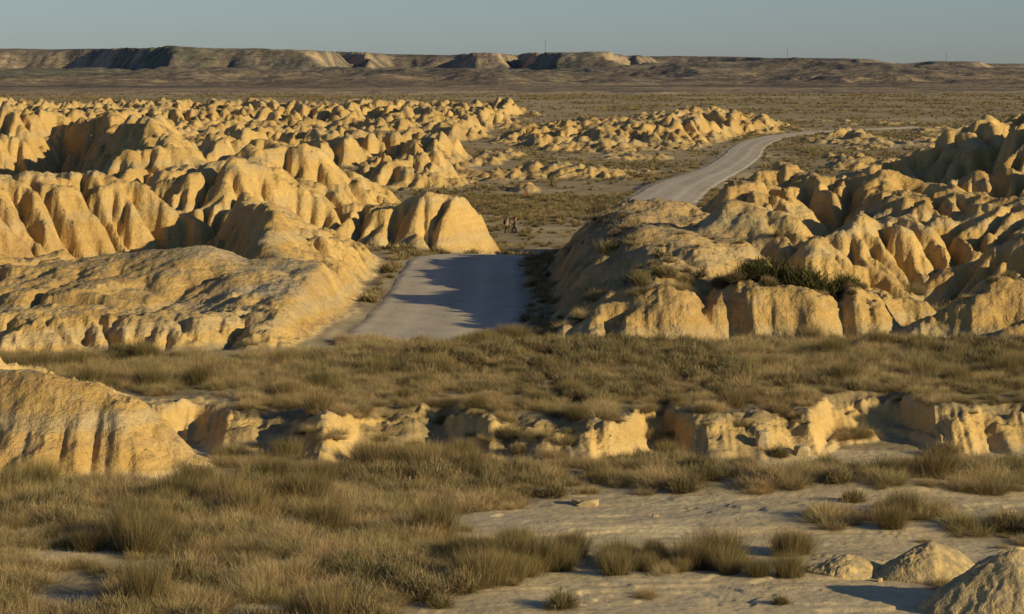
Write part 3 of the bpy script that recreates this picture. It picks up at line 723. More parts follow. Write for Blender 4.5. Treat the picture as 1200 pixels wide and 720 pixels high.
MAT_GRASS = plant_material('dry_grass'); MAT_SHRUB = plant_material('twiggy_shrub', trans=0.12); MAT_GREEN = plant_material('evergreen_shrub', trans=0.12)

def tuft_mesh(kind, n, wmul, seed, mat):
    r = np.random.RandomState(seed)
    lv = np.array([0, 0.36, 0.7, 1.0])
    if kind == 'grass':       # feathery drooping grass
        nc = 11; cl = r.normal(0, 0.24, (nc, 2)); ch = r.uniform(0.7, 1.1, nc); k = r.randint(0, nc, n)
        b = cl[k]+r.normal(0, 0.06, (n, 2)); az = np.arctan2(b[:, 1], b[:, 0])+r.normal(0, 1.2, n)
        tilt = np.arccos(r.uniform(0.12, 1.0, n)); L = 0.55*ch[k]*r.uniform(0.4, 1.15, n); droop = r.uniform(-0.2, 0.9, n); w = 0.0075*wmul*r.uniform(0.6, 1.3, n)
        lean = np.array([0.10, 0.0])
        pal = np.array([[0.56, 0.42, 0.205], [0.45, 0.335, 0.16], [0.32, 0.24, 0.105], [0.66, 0.51, 0.285]]); pw = [0.4, 0.3, 0.2, 0.1]
    elif kind == 'reed':      # dense upright tussock
        b = r.normal(0, 0.20, (n, 2)); az = np.arctan2(b[:, 1], b[:, 0])+r.normal(0, 0.6, n)
        tilt = np.abs(r.normal(0.10, 0.13, n))+np.hypot(b[:, 0], b[:, 1])*0.5; L = r.uniform(0.45, 1.05, n)*1.0; droop = r.uniform(0.02, 0.25, n); w = 0.008*wmul*r.uniform(0.6, 1.2, n)
        lean = np.array([0.03, 0.0])
        pal = np.array([[0.30, 0.225, 0.10], [0.23, 0.175, 0.075], [0.38, 0.285, 0.14], [0.17, 0.14, 0.055]]); pw = [0.35, 0.3, 0.2, 0.15]
    else:                     # twiggy rounded bush
        b = r.normal(0, 0.13, (n, 2)); az = r.uniform(0, 2*np.pi, n)
        tilt = np.arccos(r.uniform(0.12, 1, n)); L = 0.52*r.uniform(0.55, 1.05, n)*(1+0.25*np.sin(az*3+seed)); droop = r.uniform(-0.15, 0.15, n); w = 0.010*wmul*r.uniform(0.6, 1.4, n)
        lean = np.array([0.0, 0.0])
        pal = np.array([[0.27, 0.205, 0.105], [0.20, 0.16, 0.075], [0.34, 0.26, 0.135], [0.15, 0.13, 0.055]]); pw = [0.35, 0.3, 0.2, 0.15]
    st = np.sin(tilt); ct = np.cos(tilt)
    D = np.stack([st*np.cos(az), st*np.sin(az), ct], -1)
    O = np.stack([np.cos(az), np.sin(az), -0.8*np.ones(n)], -1)*droop[:, None]
    O[:, :2] += lean
    base = np.concatenate([b, np.zeros((n, 1))-0.04], 1)
    wig = r.normal(0, 0.035 if kind == 'reed' else 0.06, (n, 4, 3)); wig[:, 0] = 0
    Pt = base[:, None]+L[:, None, None]*(lv[None, :, None]*D[:, None]+(lv**2)[None, :, None]*O[:, None]*0.55)+wig*lv[None, :, None]
    sa = r.uniform(0, 2*np.pi, n); S = np.stack([np.cos(sa), np.sin(sa), r.normal(0, 0.2, n)], -1)
    wl = np.array([0.8, 1.0, 0.75, 0.22]) if kind != 'shrub' else np.array([0.45, 0.8, 1.3, 0.9])
    off = S[:, None]*(w[:, None]*wl[None])[..., None]*0.5
    V = np.stack([Pt-off, Pt+off], 2)                                 # n,4,2,3
    V[..., 2] = np.maximum(V[..., 2], -0.05)
    idx = np.arange(n*8).reshape(n, 4, 2)
    Q = np.stack([idx[:, :-1, 0], idx[:, :-1, 1], idx[:, 1:, 1], idx[:, 1:, 0]], -1).reshape(-1, 4)
    if mat is MAT_GREEN: pal = np.array([[0.085, 0.085, 0.03], [0.06, 0.068, 0.022], [0.12, 0.11, 0.045], [0.15, 0.12, 0.055]])
    c = pal[r.choice(4, n, p=pw)]*r.uniform(0.8, 1.2, (n, 1))
    cv = np.broadcast_to(c[:, None, None], (n, 4, 2, 3)).copy()
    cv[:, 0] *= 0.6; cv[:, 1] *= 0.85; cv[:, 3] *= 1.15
    return new_mesh(kind+'_tuft', V.reshape(-1, 3), Q, mat=mat, col=cv.reshape(-1, 3), smooth=False)

LOD = {0: (2100, 0.78), 1: (300, 2.3), 2: (80, 5.2)}
PROTO = {}
for lod, (n, wm) in LOD.items():
    for kind, nv in (('grass', 4), ('shrub', 3), ('reed', 3)):
        for v in range(nv):
            nn = int(n*(1.0 if kind == 'grass' else 0.9)); 
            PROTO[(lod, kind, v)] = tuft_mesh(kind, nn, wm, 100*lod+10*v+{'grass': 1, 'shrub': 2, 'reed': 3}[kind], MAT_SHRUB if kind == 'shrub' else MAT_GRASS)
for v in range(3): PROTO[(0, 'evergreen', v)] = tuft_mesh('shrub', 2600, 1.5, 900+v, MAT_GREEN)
log('tuft meshes')

def scatter(y0, y1, dens, seed, umax):
    r = np.random.RandomState(seed)
    area = umax*(y1*y1-y0*y0)
    n = int(area*dens)
    Y = np.sqrt(r.uniform(y0*y0, y1*y1, n)); U = r.uniform(-umax, umax, n); X = U*Y
    X = X.astype(np.float64)
    z, h, e, rz, k, bk, dd = near_surface(X, Y)
    hs = np.where(Y < 335, GN.sample(SLN, X, Y)*(Y > 96), GF.sample(SLF, X, Y))
    hs = np.where((Y < 135) & (np.abs(dd) < 1.2), 0.2, hs)
    cv = veg_cover(X, Y, h, e, hs, dd)
    cv = np.where((dd > -3.0) & (dd < 1.4) & (Y < 135), cv*(0.10+0.45*sst(0.0, 0.35, fbm(X*0.25, Y*0.1, 3, 310))), cv)
    cv = np.where((dd > -6.5) & (dd <= -3.0) & (Y < 135) & (Y > 100), cv*0.6, cv)
    keep = r.uniform(0, 1, n) < cv
    return X[keep], Y[keep], z[keep], cv[keep], h[keep], r

def zone_points(y0, y1, dens, seed, umax, smul):
    X, Y, z, cv, h, r = scatter(y0, y1, dens, seed, umax)
    n = len(X)
    kn = fbm(X*0.10, Y*0.07, 3, 300)+0.35*r.normal(0, 1, n)*0.6
    kind = np.where(kn > 0.30, 1, 0)                                  # shrub patches among the grass
    kind = np.where((kind == 0) & (r.uniform(0, 1, n) < 0.05), 2, kind)
    kind = np.where((Y > 155) & (r.uniform(0, 1, n) < 0.45), 1, kind)
    kind = np.where((np.abs(Y-151.5) < 4) & (X > 7) & (X < 21), 1, kind)
    # the tussock row on the pan is reed
    px = 600+F*X/Y; py = HOR+F*(CAMH-z)/Y
    rowm = (px > 540) & (px < 940) & (py > 630) & (py < 690) & (Y < 95)
    kind = np.where(rowm & (r.uniform(0, 1, n) < 0.75), 2, kind)
    sc = smul*(0.6+0.6*cv)*np.exp(r.normal(0, 0.30, n))*(1+0.35*fbm(X*0.25, Y*0.2, 3, 306))
    sc = np.minimum(sc, smul*1.25)*np.where((Y < 125) & (Y > 109), 0.8, 1)
    return X, Y, z, kind, sc, r

def near_people(X, Y): return (np.hypot(X+0.2, (Y-262)*0.15) < 1.3) | (np.hypot(X-1.9, (Y-330)*0.12) < 0.8)
ROTV = lambda r, n: np.stack([r.normal(0, 0.07, n), r.normal(0, 0.07, n), r.uniform(0, 6.283, n)], -1)
K_NAME = ['grass', 'shrub', 'reed']

def stuff_object(name, label, X, Y, z, kind, sc, rot, lod, var):
    """one object: every point carries a small plant mesh (geometry nodes)"""
    me = bpy.data.meshes.new(name); V = np.stack([X, Y, z], -1).astype(np.float32)
    me.vertices.add(len(V)); me.vertices.foreach_set('co', V.ravel())
    keys = [k for k in PROTO if k[0] == lod and k[1] != 'evergreen']
    look = {k: i for i, k in enumerate(keys)}
    ids = np.array([look[(lod, K_NAME[k], int(v) % (4 if k == 0 else 3))] for k, v in zip(kind, var)], np.int32)
    a = me.attributes.new('pick', 'INT', 'POINT'); a.data.foreach_set('value', ids)
    a = me.attributes.new('size', 'FLOAT', 'POINT'); a.data.foreach_set('value', sc.astype(np.float32))
    a = me.attributes.new('turn', 'FLOAT_VECTOR', 'POINT'); a.data.foreach_set('vector', rot.astype(np.float32).ravel())
    o = link(me, name, label, None, kind='stuff')
    g = bpy.data.node_groups.new(name+'_scatter', 'GeometryNodeTree')
    g.interface.new_socket('Geometry', in_out='INPUT', socket_type='NodeSocketGeometry'); g.interface.new_socket('Geometry', in_out='OUTPUT', socket_type='NodeSocketGeometry')
    gi = g.nodes.new('NodeGroupInput'); go = g.nodes.new('NodeGroupOutput')
    last = None
    def attr(nm, dt):
        q = g.nodes.new('GeometryNodeInputNamedAttribute'); q.data_type = dt; q.inputs[0].default_value = nm; return q.outputs[0]
    jn = g.nodes.new('GeometryNodeJoinGeometry')
    for i, k in enumerate(keys):
        s = g.nodes.new('GeometryNodeObjectInfo'); s.inputs['Object'].default_value = proto_object(k)
        s.inputs['As Instance'].default_value = False
        cmp_ = g.nodes.new('FunctionNodeCompare'); cmp_.data_type = 'INT'; cmp_.operation = 'EQUAL'; 
        ins = [x for x in cmp_.inputs if x.type == 'INT']
        g.links.new(attr('pick', 'INT'), ins[0]); ins[1].default_value = i
        ip = g.nodes.new('GeometryNodeInstanceOnPoints')
        g.links.new(gi.outputs[0], ip.inputs['Points']); g.links.new(cmp_.outputs[0], ip.inputs['Selection'])
        g.links.new(s.outputs['Geometry'], ip.inputs['Instance'])
        er = g.nodes.new('FunctionNodeEulerToRotation'); g.links.new(attr('turn', 'FLOAT_VECTOR'), er.inputs[0])
        g.links.new(er.outputs[0], ip.inputs['Rotation']); g.links.new(attr('size', 'FLOAT'), ip.inputs['Scale'])
        g.links.new(ip.outputs[0], jn.inputs[0])
    g.links.new(jn.outputs[0], go.inputs[0])
    md = o.modifiers.new('scatter', 'NODES'); md.node_group = g
    return o
_po = {}
def proto_object(k):
    if k not in _po: _po[k] = bpy.data.objects.new('tuft_source', PROTO[k])
    return _po[k]

# foreground and terrace, in front of Y = 152
X, Y, z, kind, sc, r = zone_points(72, 118, 1.35, 31, 0.235, 1.20)
X2, Y2, z2, kind2, sc2, _ = zone_points(112, 152, 1.5, 32, 0.235, 1.02)
q = (Y2 > 118); X2, Y2, z2, kind2, sc2 = X2[q], Y2[q], z2[q], kind2[q], sc2[q]
X = np.r_[X, X2]; Y = np.r_[Y, Y2]; z = np.r_[z, z2]; kind = np.r_[kind, kind2]; sc = np.r_[sc, sc2]
n = len(X); rot = ROTV(r, n); var = r.randint(0, 12, n)
# tussocks placed one by one: photo position of the foot, kind, size, label
SPOTS = [
 (812, 668, 'reed', 1.3, 'tall dark upright tussock on the pale pan, the tallest of its row'),
 (862, 664, 'grass', 1.15, 'broad feathery grass clump on the pan just right of the tallest tussock'),
 (925, 676, 'reed', 0.95, 'low dark tussock on the pan left of the two earth mounds'),
 (722, 674, 'reed', 0.95, 'narrow upright tussock in the middle of the row on the pan'),
 (655, 668, 'reed', 1.1, 'dark tussock at the left end of the row on the pan'),
 (560, 682, 'reed', 1.0, 'dark tussock at the edge of the dense grass beside the bare pan'),
 (775, 672, 'grass', 0.85, 'small pale grass clump just left of the tallest tussock'),
 (1000, 588, 'shrub', 1.0, 'small round bush alone on the smooth pale rise right of centre'),
 (975, 618, 'grass', 1.05, 'bushy grass clump on the pan below the small round bush'),
 (1045, 618, 'reed', 1.0, 'upright olive grass clump in the middle of the pan at the right'),
 (1140, 628, 'grass', 1.3, 'large feathery grass clump near the right edge of the pan'),
 (1180, 622, 'shrub', 1.3, 'wide twiggy bush against the right edge of the pan'),
 (915, 708, 'shrub', 0.55, 'tiny grey bush on the bare ground below the low dark tussock'),
 (760, 700, 'grass', 0.7, 'small sparse grass clump near the bottom of the pan'),
 (18, 680, 'grass', 1.25, 'rounded grass clump at the left edge beside a pale bare patch'),
 (1000, 512, 'grass', 1.5, 'big windswept grass clump on top of the clay block in the wash'),
 (870, 498, 'grass', 0.9, 'grass clump hanging over the lit block of the wash bank'),
 (1110, 530, 'shrub', 1.3, 'dark bush in the shaded hollow at the right end of the wash'),
 (885, 345, 'evergreen', 2.1, 'dark green bush at the left end of the row on top of the clay bank'),
 (912, 340, 'evergreen', 2.9, 'largest dark green bush on top of the long clay bank'),
 (938, 342, 'evergreen', 2.5, 'round olive bush just right of the largest dark green bush on the bank'),
 (966, 345, 'evergreen', 2.2, 'olive green bush near the right end of the row on the clay bank'),
 (990, 350, 'evergreen', 1.6, 'small olive bush ending the row above the dark slot in the bank'),
 (845, 350, 'shrub', 1.3, 'brown bush left of the green bushes at the back of the clay bank'),
 (1062, 352, 'grass', 1.5, 'pale upright scrub in the shade behind the pointed clay bank'),
 (280, 530, 'grass', 1.2, 'grass clump at the foot of the smooth yellow mound')]
def ground_at(px, py):
    Yv = F*(CAMH+1.2)/(py-HOR)
    for _ in range(25):
        zz = float(near_surface(np.array([(px-600)*Yv/F]), np.array([Yv]))[0][0]); Yv = 0.5*Yv+0.5*F*(CAMH-zz)/(py-HOR)
    return (px-600)*Yv/F, Yv, float(near_surface(np.array([(px-600)*Yv/F]), np.array([Yv]))[0][0])
rr = np.random.RandomState(77); hand = []
CATN = {'grass': ('grass_tuft', 'grass tuft'), 'shrub': ('shrub', 'shrub'), 'reed': ('tussock', 'tussock'), 'evergreen': ('shrub', 'shrub')}
for i, (px, py, kd, s, lab) in enumerate(SPOTS):
    gx, gy, gz = ground_at(px, py)
    if kd == 'evergreen' or px == 845: gy = 149.2+1.4*((i*37) % 5)/4; gx = (px-600)*gy/F; gz = float(near_surface(np.array([gx]), np.array([gy]))[0][0])
    o = link(PROTO[(0, kd, i % 3)], CATN[kd][0], lab, CATN[kd][1], loc=(gx, gy, gz)); o.scale = (s, s, s); o.rotation_euler = (0, 0, rr.uniform(0, 6.28)); hand.append((gx, gy))
hx = np.array(hand)
clear = np.min(np.hypot(X[:, None]-hx[None, :, 0], (Y[:, None]-hx[None, :, 1])), axis=1) > 0.45
# the bare ground in front of the hand-placed plants
inview = (np.abs(X/Y) < 0.203) & (HOR+F*(CAMH-z-0.4)/Y < 722)
show = np.where(inview & clear, sc/Y, -1)
order = np.argsort(-show); ind = order[:274]
LAB = {0: ('feathery dry tan grass tuft among the tufts crowding the near flat', 'dry grass tufts crowding the near flat'),
       1: ('brown twiggy dome shaped shrub scattered among the near grass tufts', 'twiggy shrubs among the near grass'),
       2: ('stiff upright olive brown tussock scattered among the near grass tufts', 'upright tussocks among the near grass')}
for j in ind:
    kd = K_NAME[kind[j]]; lab, grp = LAB[int(kind[j])]
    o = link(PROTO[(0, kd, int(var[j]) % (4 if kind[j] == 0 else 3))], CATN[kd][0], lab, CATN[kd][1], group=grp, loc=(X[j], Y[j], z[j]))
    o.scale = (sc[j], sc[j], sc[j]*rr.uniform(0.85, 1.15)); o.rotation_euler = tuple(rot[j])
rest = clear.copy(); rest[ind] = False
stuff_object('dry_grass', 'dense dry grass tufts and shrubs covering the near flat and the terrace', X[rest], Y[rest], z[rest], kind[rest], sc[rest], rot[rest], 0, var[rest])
log('near plants', rest.sum())
X, Y, z, kind, sc, r = zone_points(152, 345, 1.1, 33, 0.23, 1.0)
q = ~near_people(X, Y); X, Y, z, kind, sc = X[q], Y[q], z[q], kind[q], sc[q]
sc *= np.where(Y > 225, 0.85, 1)
n = len(X); stuff_object('scrub', 'low brown scrub between the clay hills and beyond the road crest', X, Y, z, kind, sc, ROTV(r, n), 1, r.randint(0, 12, n))
log('mid plants', n)
X, Y, z, kind, sc, r = zone_points(345, 800, 0.34, 34, 0.22, 0.95)
n = len(X); stuff_object('far_scrub', 'dark scrub dotted over the far plain between the badlands', X, Y, z, kind, sc, ROTV(r, n), 2, r.randint(0, 12, n))
log('far plants', n)
X, Y, z, kind, sc, r = zone_points(800, 1390, 0.06, 35, 0.22, 1.3)
n = len(X); stuff_object('distant_scrub', 'specks of scrub on the distant plain below the mesas', X, Y, z, kind, sc, ROTV(r, n), 2, r.randint(0, 12, n))
log('distant plants', n)

# ------------------------------------------------------------------ simple parts
def solid(name, col, rough=0.8, var=0.12, scale=8.0, metal=0.0):
    m = NB_(name); c = m.mixc(1, col, m.grey(m.mapr(m.noise(scale, 4), 0.3, 0.7, 1-var, 1+var)), 'MULTIPLY'); m.base(c)
    m.p.inputs['Roughness'].default_value = rough; m.p.inputs['Metallic'].default_value = metal; return m.m
def bm_object(name, build, mat, parent=None, smooth=False, **kw):
    bm = bmesh.new(); build(bm); me = bpy.data.meshes.new(name); bm.to_mesh(me); bm.free()
    if smooth:
        for f in me.polygons: f.use_smooth = True
    me.materials.append(mat); return link(me, name, parent=parent, **kw)
def bbox(bm, c, s, rot=None):
    r = bmesh.ops.create_cube(bm, size=1.0); vs = r['verts']
    for v in vs: v.co = Vector((v.co.x*s[0], v.co.y*s[1], v.co.z*s[2]))
    if rot: bmesh.ops.rotate(bm, verts=vs, matrix=Matrix.Rotation(rot[1], 3, rot[0]))
    for v in vs: v.co += Vector(c)
def rod(bm, a, b, r1, r2=None, seg=8):
    a = Vector(a); b = Vector(b); d = b-a; r2 = r1 if r2 is None else r2
    q = d.to_track_quat('Z', 'Y').to_matrix(); lo = []; hi = []
    for i in range(seg):
        t = 2*math.pi*i/seg; o = Vector((math.cos(t), math.sin(t), 0))
        lo.append(bm.verts.new(a+q@(o*r1))); hi.append(bm.verts.new(b+q@(o*r2)))
    for i in range(seg): bm.faces.new((lo[i], lo[(i+1) % seg], hi[(i+1) % seg], hi[i]))
    bm.faces.new(lo[::-1]); bm.faces.new(hi)
def skin(name, pts, edges, root, mat, parent, sub=2):
    me = bpy.data.meshes.new(name); me.from_pydata([p[:3] for p in pts], edges, []); me.update()
    o = link(me, name, parent=parent); md = o.modifiers.new('skin', 'SKIN'); me.skin_vertices.new() if not me.skin_vertices else None
    sv = me.skin_vertices[0].data
    for i, p in enumerate(pts):
        r = p[3]; sv[i].radius = r if isinstance(r, tuple) else (r, r); sv[i].use_root = (i == root)
    md.use_smooth_shade = True
    sb = o.modifiers.new('subsurf', 'SUBSURF'); sb.levels = sub; sb.render_levels = sub
    me.materials.append(mat); return o

# ------------------------------------------------------------------ the two walkers
def walker(x, y, z, label, jacket, trousers, hairc, h, lean, phase, rz):
    root = bpy.data.objects.new('person', None); C.objects.link(root); root.location = (x, y, z); root.rotation_euler = (0, 0, rz)
    root['label'] = label; root['category'] = 'person'; root['group'] = 'walkers on the flat beyond the road crest'
    S = h/1.75; skinm = solid('skin', (0.42, 0.24, 0.17), 0.6)
    def P(a, b, c, r): return (a*S+lean*max(0, c-0.9)*S, b*S, c*S, tuple(q*S for q in r) if isinstance(r, tuple) else r*S)
    f, bk = (0.30, -0.24) if phase > 0 else (-0.24, 0.30)
    J = dict(pelvis=P(0, 0, .95, (.145, .11)), belly=P(0, 0, 1.08, (.13, .10)), chest=P(.01, 0, 1.30, (.165, .115)), neckb=P(.0, 0, 1.46, (.09, .08)), neck=P(.015, 0, 1.53, .052), head=P(.04, 0, 1.63, (.085, .095)), crown=P(.035, 0, 1.72, (.07, .08)))
    keys = list(J); pts = [J[k] for k in keys]; E = [(i, i+1) for i in range(len(keys)-1)]
    def limb(start, L):
        prev = start
        for p in L: pts.append(P(*p)); E.append((prev, len(pts)-1)); prev = len(pts)-1
        return prev
    for sy, ft in ((1, f), (-1, bk)):
        limb(0, [(0.0, .09*sy, .88, .085), (ft*0.55, .10*sy, .50, .058), (ft*0.95-0.03, .10*sy, .13, .040), (ft, .10*sy, .06, .045), (ft+.14, .10*sy, .045, .035)])
        sw = -ft*0.7
        e = limb(3, [(0.0, .17*sy, 1.42, .062), (-.02+sw*0.3, .23*sy, 1.16, .045), (.10+sw*0.7, .24*sy, .95, .032), (.14+sw*0.8, .24*sy, .88, .034)])
        for k in range(4): limb(e, [(.16+sw*0.85, (.225+.012*k)*sy, .82-.006*abs(k-1.5), .009), (.155+sw*0.85, (.225+.012*k)*sy, .785, .008)])
        limb(e, [(.18+sw*0.8, .215*sy, .845, .010)])
    skin('body', pts, E, 0, skinm, root)
    # face and hair
    hx, hz = J['head'][0], J['head'][2]
    bm_object('hair', lambda bm: (bmesh.ops.create_icosphere(bm, subdivisions=3, radius=0.105*S), [setattr(v, 'co', Vector((v.co.x*1.0+hx-.02*S, v.co.y*0.92, max(v.co.z, -.05*S+v.co.x*0.9)*1.1+hz+.035*S))) for v in bm.verts]), solid('hair', hairc), root, True)
    def face(bm):
        rod(bm, (hx+.085*S, 0, hz+.02*S), (hx+.115*S, 0, hz-.025*S), .010*S, .016*S)
        for sy in (-1, 1): rod(bm, (hx+.0, sy*.085*S, hz-.03*S), (hx+.0, sy*.088*S, hz+.03*S), .018*S)
    bm_object('nose_and_ears', face, skinm, root, True)
    def eyes(bm):
        for sy in (-1, 1): rod(bm, (hx+.078*S, sy*.033*S, hz+.022*S), (hx+.090*S, sy*.033*S, hz+.022*S), .010*S)
        bbox(bm, (hx+.086*S, 0, hz-.045*S), (.01*S, .045*S, .009*S))
    bm_object('eyes_and_mouth', eyes, solid('dark_features', (0.05, 0.025, 0.02)), root)
    # jacket over torso and arms
    pts2 = [P(0, 0, .86, (.185, .14)), P(0, 0, .98, (.175, .135)), P(.0, 0, 1.12, (.16, .13)), P(.01, 0, 1.30, (.19, .14)), P(.0, 0, 1.45, (.115, .10)), P(.01, 0, 1.52, .078)]
    E2 = [(0, 1), (1, 2), (2, 3), (3, 4), (4, 5)]; pts = pts2; E = E2
    for sy, ft in ((1, f), (-1, bk)):
        sw = -ft*0.7
        limb(3, [(0.0, .19*sy, 1.40, .082), (-.02+sw*0.3, .24*sy, 1.16, .066), (.085+sw*0.64, .24*sy, .98, .052)])
    skin('jacket', pts, E, 0, jacket, root)
    pts = [P(0, 0, .95, (.155, .12)), P(0, 0, .86, (.15, .12))]; E = [(0, 1)]
    for sy, ft in ((1, f), (-1, bk)):
        limb(1, [(0.01, .09*sy, .80, .105), (ft*0.55, .10*sy, .50, .080), (ft*0.95-0.02, .10*sy, .14, .068)])
    skin('trousers', pts, E, 0, trousers, root)
    def shoes(bm):
        for sy, ft in ((1, f), (-1, bk)):
            bbox(bm, ((ft+.05)*S, .10*sy*S, .045*S), (.27*S, .10*S, .09*S))
        bmesh.ops.bevel(bm, geom=bm.edges[:], offset=.02*S, segments=2, affect='EDGES')
    bm_object('shoes', shoes, solid('shoe_leather', (0.03, 0.025, 0.02)), root, True)
    return root, S
gz = lambda x, y: float(near_surface(np.array([float(x)]), np.array([float(y)]))[0][0])
def foot_y(px, py):
    x, y, z = ground_at(px, py); return x, y, z
ax, ay, az_ = foot_y(602.5, 275); bx_, by, bz = foot_y(594, 274)
walker(ax, ay, az_-0.02, 'walker in a dark brown jacket and dark trousers leaning forward', solid('brown_jacket', (0.085, 0.045, 0.030)), solid('dark_trousers', (0.022, 0.020, 0.022)), (0.20, 0.07, 0.05), 1.86, 0.20, 1, math.radians(-12))
walker(bx_, by+0.6, gz(bx_, by+0.6)-0.02, 'walker in a faded pink jacket and brown trousers with a dark backpack', solid('pink_jacket', (0.34, 0.20, 0.16)), solid('brown_trousers', (0.07, 0.045, 0.035)), (0.05, 0.035, 0.025), 1.72, 0.10, -1, math.radians(-8))
def pack(bm):
    bbox(bm, (0, 0, 0), (.20, .32, .52)); bmesh.ops.bevel(bm, geom=bm.edges[:], offset=.05, segments=3, affect='EDGES')
pk = bpy.data.objects.new('backpack', None); C.objects.link(pk); pk.location = (bx_-.23, by+0.6, gz(bx_, by+0.6)+1.22)
pk['label'] = 'dark rucksack on the back of the walker in pink'; pk['category'] = 'backpack'
bag = solid('pack_cloth', (0.035, 0.025, 0.022)); bm_object('bag', pack, bag, pk, True)
def straps(bm):
    for sy in (-1, 1): rod(bm, (.08, sy*.10, .22), (.20, sy*.12, .24), .018); rod(bm, (.20, sy*.12, .24), (.34, sy*.13, .05), .018); rod(bm, (.34, sy*.13, .05), (.10, sy*.13, -.2), .015)
bm_object('strap', straps, bag, pk)
bm_object('pocket', lambda bm: (bbox(bm, (-.12, 0, -.09), (.07, .24, .22)), bmesh.ops.bevel(bm, geom=bm.edges[:], offset=.02, segments=2, affect='EDGES')), bag, pk, True)

# ------------------------------------------------------------------ marker post beyond the walkers
mx_, my_, mz_ = ground_at(617, 232)
mk = bpy.data.objects.new('marker_post', None); C.objects.link(mk); mk.location = (mx_, my_, mz_); mk['label'] = 'rust brown marker post with a grey cap standing in the scrub'; mk['category'] = 'marker post'
rust = solid('rusty_wood', (0.30, 0.11, 0.05), 0.9, 0.25)
bm_object('post', lambda bm: (bbox(bm, (0, 0, .42), (.13, .13, 1.05)), bmesh.ops.bevel(bm, geom=bm.edges[:], offset=.015, segments=1, affect='EDGES')), rust, mk)
bm_object('board', lambda bm: (bbox(bm, (0, -.085, .60), (.46, .035, .62)), bmesh.ops.bevel(bm, geom=bm.edges[:], offset=.008, segments=1, affect='EDGES')), rust, mk)
bm_object('cap', lambda bm: (bbox(bm, (0, 0, 1.06), (.34, .30, .22)), bmesh.ops.bevel(bm, geom=bm.edges[:], offset=.05, segments=2, affect='EDGES')), solid('grey_cap', (0.16, 0.17, 0.18)), mk)

# ------------------------------------------------------------------ masts on the skyline
steel = solid('mast_steel', (0.20, 0.21, 0.22), 0.6, 0.1, 1.0)
def mast(px, ybase, ytop, Y, label):
    x = (px-600)*Y/F; zb = float(GM.sample(zM, np.array([x]), np.array([float(Y)]))[0])-1.0; zt = CAMH+(HOR-ytop)*Y/F; h = zt-zb
    r = bpy.data.objects.new('radio_mast', None); C.objects.link(r); r.location = (x, Y, zb); r['label'] = label; r['category'] = 'mast'; r['group'] = 'radio masts along the mesa rim'
    def tower(bm):
        a = 0.75
        for sx, sy in ((1, 0), (-.5, .87), (-.5, -.87)): rod(bm, (a*sx, a*sy, 0), (a*.5*sx, a*.5*sy, h), .17, .12, 6)
        n = int(h/2.2)
        for i in range(n):
            z0, z1 = i*h/n, (i+1)*h/n; w0 = a*(1-.5*z0/h); w1 = a*(1-.5*z1/h); K = ((1, 0), (-.5, .87), (-.5, -.87))
            for j in range(3): p, q_ = K[j], K[(j+1) % 3]; rod(bm, (w0*p[0], w0*p[1], z0), (w1*q_[0], w1*q_[1], z1), .07, .07, 4)
    bm_object('lattice', tower, steel, r)
    bm_object('antenna', lambda bm: (rod(bm, (0, 0, h-.3), (0, 0, h+2.2), .10, .05, 6), [rod(bm, (0, 0, h-k), (.9*math.cos(k), .9*math.sin(k), h-k+.2), .16, .22, 8) for k in (.8, 2.2, 3.6)]), steel, r)
    bm_object('hut', lambda bm: (bbox(bm, (2.4, 0, 1.2), (2.6, 2.2, 2.6)), bmesh.ops.bevel(bm, geom=bm.edges[:], offset=.08, segments=1, affect='EDGES')), solid('hut_wall', (0.4, 0.38, 0.33)), r)
mast(639, 62, 47.5, 3680, 'thin radio mast on the flat mesa in the middle of the skyline')
mast(923, 68.5, 57, 4120, 'thin radio mast on the long rim right of centre')
mast(1109, 72, 63, 4420, 'thin radio mast on the small mesa near the right end of the skyline')

# ------------------------------------------------------------------ earth mounds at the lower right
def earth_mound(name, cx, cy, rx, ry, hgt, seed, label, skew=0.0):
    n = 150; u = np.linspace(-1.25, 1.25, n); A, B = np.meshgrid(u, u); X = cx+A*rx; Y = cy+B*ry
    g = near_surface(X, Y)[0]
    wob = 1+0.16*fbm(X*0.8+seed, Y*0.8, 3, 400)
    r = np.sqrt((A+skew*(1-np.abs(B))*0.25)**2+B**2)/wob
    p = np.clip(1-r**1.45, 0, 1)
    left = sst(0.2, -0.5, A)
    p2 = p*(1+0.12*fbm(X*1.3+seed, Y*1.3, 3, 404))
    clod = ridged(X*3.3+seed, Y*3.3, 3, 408)*0.5+fbm(X*6, Y*6, 3, 412)*0.5
    z = g-0.10+hgt*p2+0.07*sst(0.0, 0.12, p)*clod*(0.06+1.0*left)+0.10*sst(0, 0.08, p)
    z = np.where(r > 1.12, g-0.15, z)
    V = np.stack([X, Y, z], -1).reshape(-1, 3)-np.array([cx, cy, 0]); I = np.arange(n*n).reshape(n, n)
    Q = np.stack([I[:-1, :-1], I[:-1, 1:], I[1:, 1:], I[1:, :-1]], -1).reshape(-1, 4)
    rq = r[:-1, :-1].ravel(); Q = Q[rq < 1.15]
    col = mix(np.broadcast_to(np.array([0.60, 0.42, 0.17]), X.shape+(3,)), np.array([0.36, 0.27, 0.14]), sst(-.2, .4, clod))
    col = np.concatenate([col, (0.35+0.6*left)[..., None]], -1)
    me = new_mesh(name, V, Q, mat=MAT_CLAY, col=col.reshape(-1, 4)); link(me, name, label, 'earth mound', loc=(cx, cy, 0))
gx, gy, gz_ = ground_at(1003, 677); earth_mound('earth_mound', gx, gy+0.9, 1.5, 1.2, 0.62, 1.0, 'smallest earth mound with a broken left flank beside the low dark tussock', 0.3)
gx, gy, gz_ = ground_at(1098, 684); earth_mound('earth_mound', gx+0.1, gy+1.1, 1.95, 1.4, 1.12, 5.0, 'rounded yellow earth mound, the middle one of three at the lower right', 0.2)
